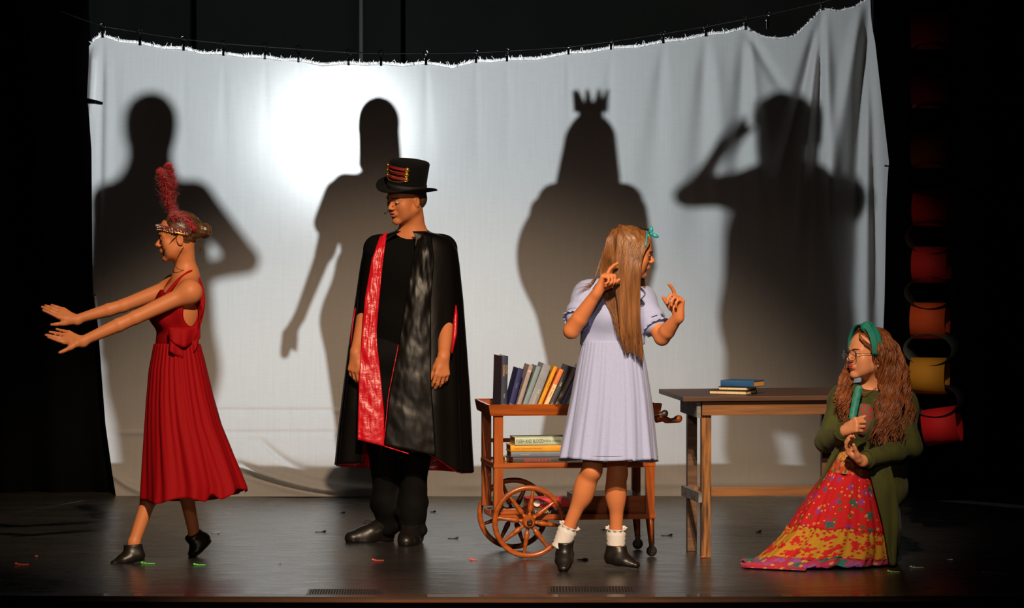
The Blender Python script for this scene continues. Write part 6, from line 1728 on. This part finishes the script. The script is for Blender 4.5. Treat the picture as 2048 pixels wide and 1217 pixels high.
for nm, ya, yb, mm in tiers:
    V_ = []; F_ = []; n_ = 260; m_ = 16
    def wav(th): return (2.5 * math.sin(6 * th) + 1.5 * math.sin(11 * th + 1)) if ya >= 1040 or yb >= 1062 else 0
    slope = lambda th: 7 * math.cos(th)
    for j in range(m_ + 1):
        for i in range(n_):
            th = 2 * math.pi * i / n_; base = ya + (yb - ya) * j / m_
            py = base + slope(th) * (1 - max(0, (base - 1060) / 80)) + (wav(th) if base < 1136 else 0)
            t = (base - 885) / 255; L_, R_ = lrD(py); k = foldD(th, t) * (1 + (.018 * math.sin(44 * th) * math.exp(-(j / 4) ** 2) if ya > 1000 else 0) + (.012 if j == 0 and ya > 1000 else 0))
            px = (L_ + R_) / 2 + (R_ - L_) / 2 * math.cos(th) * (k if math.cos(th) < .9 else 1)
            Yc_ = YD - .08 - .06 * (1 - t); y = Yc_ + dD(base) * k * math.sin(th)
            p_ = W(px, py, y)
            if p_.z < .012: p_.z = .012 + .010 * (math.sin(th * 23) * .5 + .5)
            V_.append(p_)
    for j in range(m_):
        for i in range(n_): a = j * n_ + i; b = j * n_ + (i + 1) % n_; F_.append((a, b, b + n_, a + n_))
    uv = [((k_ % n_) / n_ * 3, (k_ // n_) / m_ * (yb - ya) / 110) for k_ in range(len(V_))]
    o = from_py(nm, V_, F_, mm, skirt, world=True, uv=uv); md = o.modifiers.new('t', 'SOLIDIFY'); md.thickness = .003; md.offset = 0
# train lying on the floor to the left
V_ = []; F_ = []
for j in range(9):
    for i in range(41):
        u = i / 40; v2 = j / 8; px = 1482 + (1600 - 1482) * v2; y = YD - .24 + (u - .5) * (.10 + .30 * v2); z = .006 + (.016 + .022 * v2) * (.5 + .5 * math.sin(u * 19 + v2 * 4)) * math.sin(math.pi * u) ** .5
        V_.append((W(px, 1130, YD).x + .012 * math.sin(u * 12), y, z))
for j in range(8):
    for i in range(40): a = j * 41 + i; F_.append((a, a + 1, a + 42, a + 41))
o = from_py('train', V_, F_, PR_MIX, skirt, world=True, uv=[((k_ % 41) / 40 * 1.1, (k_ // 41) / 8 * .9) for k_ in range(len(V_))]); md = o.modifiers.new('t', 'SOLIDIFY'); md.thickness = .004
# cardigan skirt panels, open at the front
def lrK(py):
    return interp([(900, 1672), (940, 1648), (975, 1636), (1000, 1640), (1140, 1660)], py), interp([(900, 1800), (950, 1792), (1000, 1796), (1060, 1800), (1110, 1793), (1135, 1786)], py)
def foldK(th, t): return 1 + (.035 * math.sin(10 * th + 1.5 * t) + .02 * math.sin(17 * th)) * t
def openK(th): return 1132 if math.cos(th) > -.2 else 1000
loft('cardigan_tail', 905, lambda th: 1133, lrK, lambda t: .16 + .10 * t, CARD, kneel, n=120, m=46, a0=R(-52), a1=R(120), folds=foldK, Yc=YD + .02, thick=.006)
# the open front edge falling diagonally across the skirt
def strip_cloth(nm, L_, R_, dpt, y0, y1, m_, parent, n=14, mm=40, amp=.006, seed=0):
    V_ = []; F_ = []
    for j in range(mm + 1):
        py = y0 + (y1 - y0) * j / mm
        for i in range(n + 1):
            u = i / n; px = interp(L_, py) + (interp(R_, py) - interp(L_, py)) * u
            V_.append(W(px, py, interp(dpt, py) + .03 * (u - .2) - amp * math.sin(u * 8 + py * .03 + seed)))
    for j in range(mm):
        for i in range(n): a = j * (n + 1) + i; F_.append((a, a + 1, a + n + 2, a + n + 1))
    o = from_py(nm, V_, F_, m_, parent, world=True); md = o.modifiers.new('t', 'SOLIDIFY'); md.thickness = .006; return o
strip_cloth('cardigan_front', [(895, 1716), (940, 1738), (975, 1746), (1040, 1764), (1132, 1780)], [(895, 1770), (940, 1782), (975, 1792), (1040, 1796), (1132, 1790)], [(895, YD - .19), (975, YD - .24), (1132, YD - .24)], 905, 1132, CARD, kneel)
strip_cloth('cardigan_front', [(885, 1676), (920, 1656), (960, 1641), (978, 1634)], [(885, 1694), (920, 1674), (960, 1650), (978, 1637)], [(885, YD - .20), (978, YD - .20)], 886, 978, CARD, kneel, seed=2)
for w_, e_ in ((wR, eR), (wL, eL)):
    w_, e_ = Vector(w_), Vector(e_); d = (w_ - e_).normalized(); bm = bmesh.new(); c_ = e_.lerp(w_, .84); u, v_ = frame_for(d)
    for k in range(3): add_tube(bm, [c_ + d * (.006 * k) + (u * math.cos(a) + v_ * math.sin(a)) * .041 for a in np.linspace(0, 2 * math.pi, 26)], .0045, 6)
    from_bm('cuff', bm, CARD, kneel, world=True)
# wavy hair
F = Field(); E = lambda c, r, k=.01, mode='u': F.el(HD.p(*c), r, HD.A, k, mode)
E((0, -.022, .036), (.088, .102, .092)); E((0, -.05, -.04), (.088, .070, .09), .03); E((0, .120, -.035), (.12, .085, .105), .012, 's')
field_obj('hair', F, .005, AUB, kneel, disp=wrinkle(.004, 70, 70, 40, 8))
rnd = random.Random(5); paths = []; rad = []
def wavy(start, mids, end, n, r0=.0034, amp=.012, spread=.02):
    for k in range(n):
        u = rnd.random(); a = start(u); pts = [a] + [q_ + Vector((rnd.uniform(-spread, spread), rnd.uniform(-spread, spread), rnd.uniform(-.01, .01))) * min(1, (i + 1) * .5) for i, q_ in enumerate(mids(u))] + [end(u) + Vector((rnd.uniform(-.025, .025), rnd.uniform(-.02, .02), rnd.uniform(-.04, .03)))]
        pth = smooth_path(pts, 9); lock = int(u * 9); ph = lock * 2.1 + rnd.uniform(-.5, .5); fr_ = .62 + .05 * (lock % 3); m_ = len(pth)
        out = []
        for i, p_ in enumerate(pth):
            t = i / m_; A__ = amp * min(1, max(0, t - .12) * 2.6); out.append(p_ + Vector((math.sin(i * fr_ + ph), math.cos(i * fr_ + ph), .35 * math.sin(i * fr_ * 1.3 + ph))) * A__)
        paths.append(out); rad.append(r0 * rnd.uniform(.7, 1.3))
sdd = sdD
q_ = lambda x, y, z: HD.p(sdd * x, y, z)
wavy(lambda u: q_(.01, lerp(-.06, .055, u), lerp(.115, .118, u)), lambda u: [q_(.072, lerp(-.07, .035, u), .075), q_(.096, lerp(-.08, .012, u), .01), D_(lerp(1800, 1764, u), 765, -.07), D_(lerp(1802, 1756, u), 815, -.14)], lambda u: D_(lerp(1800, 1748, u), lerp(868, 878, u), -.17), 330, .0038, .0105, .012)
wavy(lambda u: q_(.0, lerp(-.11, -.05, u), lerp(.07, .115, u)), lambda u: [q_(.05, -.125, .03), D_(lerp(1812, 1792, u), 740, .0), D_(lerp(1818, 1796, u), 790, -.04)], lambda u: D_(lerp(1824, 1796, u), lerp(835, 860, u), -.08), 170, .0038, .010, .013)
wavy(lambda u: q_(-.01, lerp(-.03, .05, u), .118), lambda u: [q_(-.080, lerp(-.04, .03, u), .06), q_(-.100, lerp(-.02, .03, u), -.02), D_(lerp(1700, 1684, u), 762, -.03), D_(lerp(1696, 1674, u), 795, -.11)], lambda u: D_(lerp(1692, 1680, u), lerp(838, 815, u), -.14), 190, .0036, .010, .012)
# front lock curling over the temple
wavy(lambda u: q_(.02, .066, .098), lambda u: [q_(.050, .080, .075), q_(.070, .056, .045), q_(.082, .030, .02)], lambda u: q_(.088, .005, -.02), 40, .0028, .004, .004)
strips('wavy_locks', paths, rad, AUB, kneel, 5)['kind'] = 'stuff'
# teal headband with a knot
TEAL = mat('teal_ribbed_cloth', (.006, .20, .15), .7, bump=((12, 200, 200), .5, .002))
hb = thing('headband', None, None, HD.p(0, .02, .12) - kneel.location); hb.parent = kneel; hb['label'] = 'wide teal cloth headband with top knot'
def band_pt(a, w_, r_=0): return HD.p(sdd * (.100 + r_) * math.sin(a), .020 + w_, .020 + (.112 + r_) * math.cos(a))
V_ = []; F_ = []
aa = np.linspace(-1.75, 1.75, 40)
for a in aa:
    ww = .030 * math.cos(a * .55) + .006
    for s_ in np.linspace(-1, 1, 7): V_.append(band_pt(a, ww * s_, .004 * (1 - s_ * s_) + .004 * math.sin(s_ * 7)))
for i in range(39):
    for j in range(6): a = i * 7 + j; F_.append((a, a + 1, a + 8, a + 7))
o = from_py('band', V_, F_, TEAL, hb, world=True); md = o.modifiers.new('t', 'SOLIDIFY'); md.thickness = .005
F = Field(); F.rc(band_pt(.10, -.022, -.006), band_pt(.30, .022, -.004), .018, .019, .01); F.rc(band_pt(.30, .018, -.006), band_pt(.75, .0, -.004), .018, .010, .02); F.rc(band_pt(.10, -.012, -.006), band_pt(-.3, .0, -.004), .018, .010, .02)
field_obj('knot', F, .004, TEAL, hb, disp=wrinkle(.002, 90, 90, 90, 3))
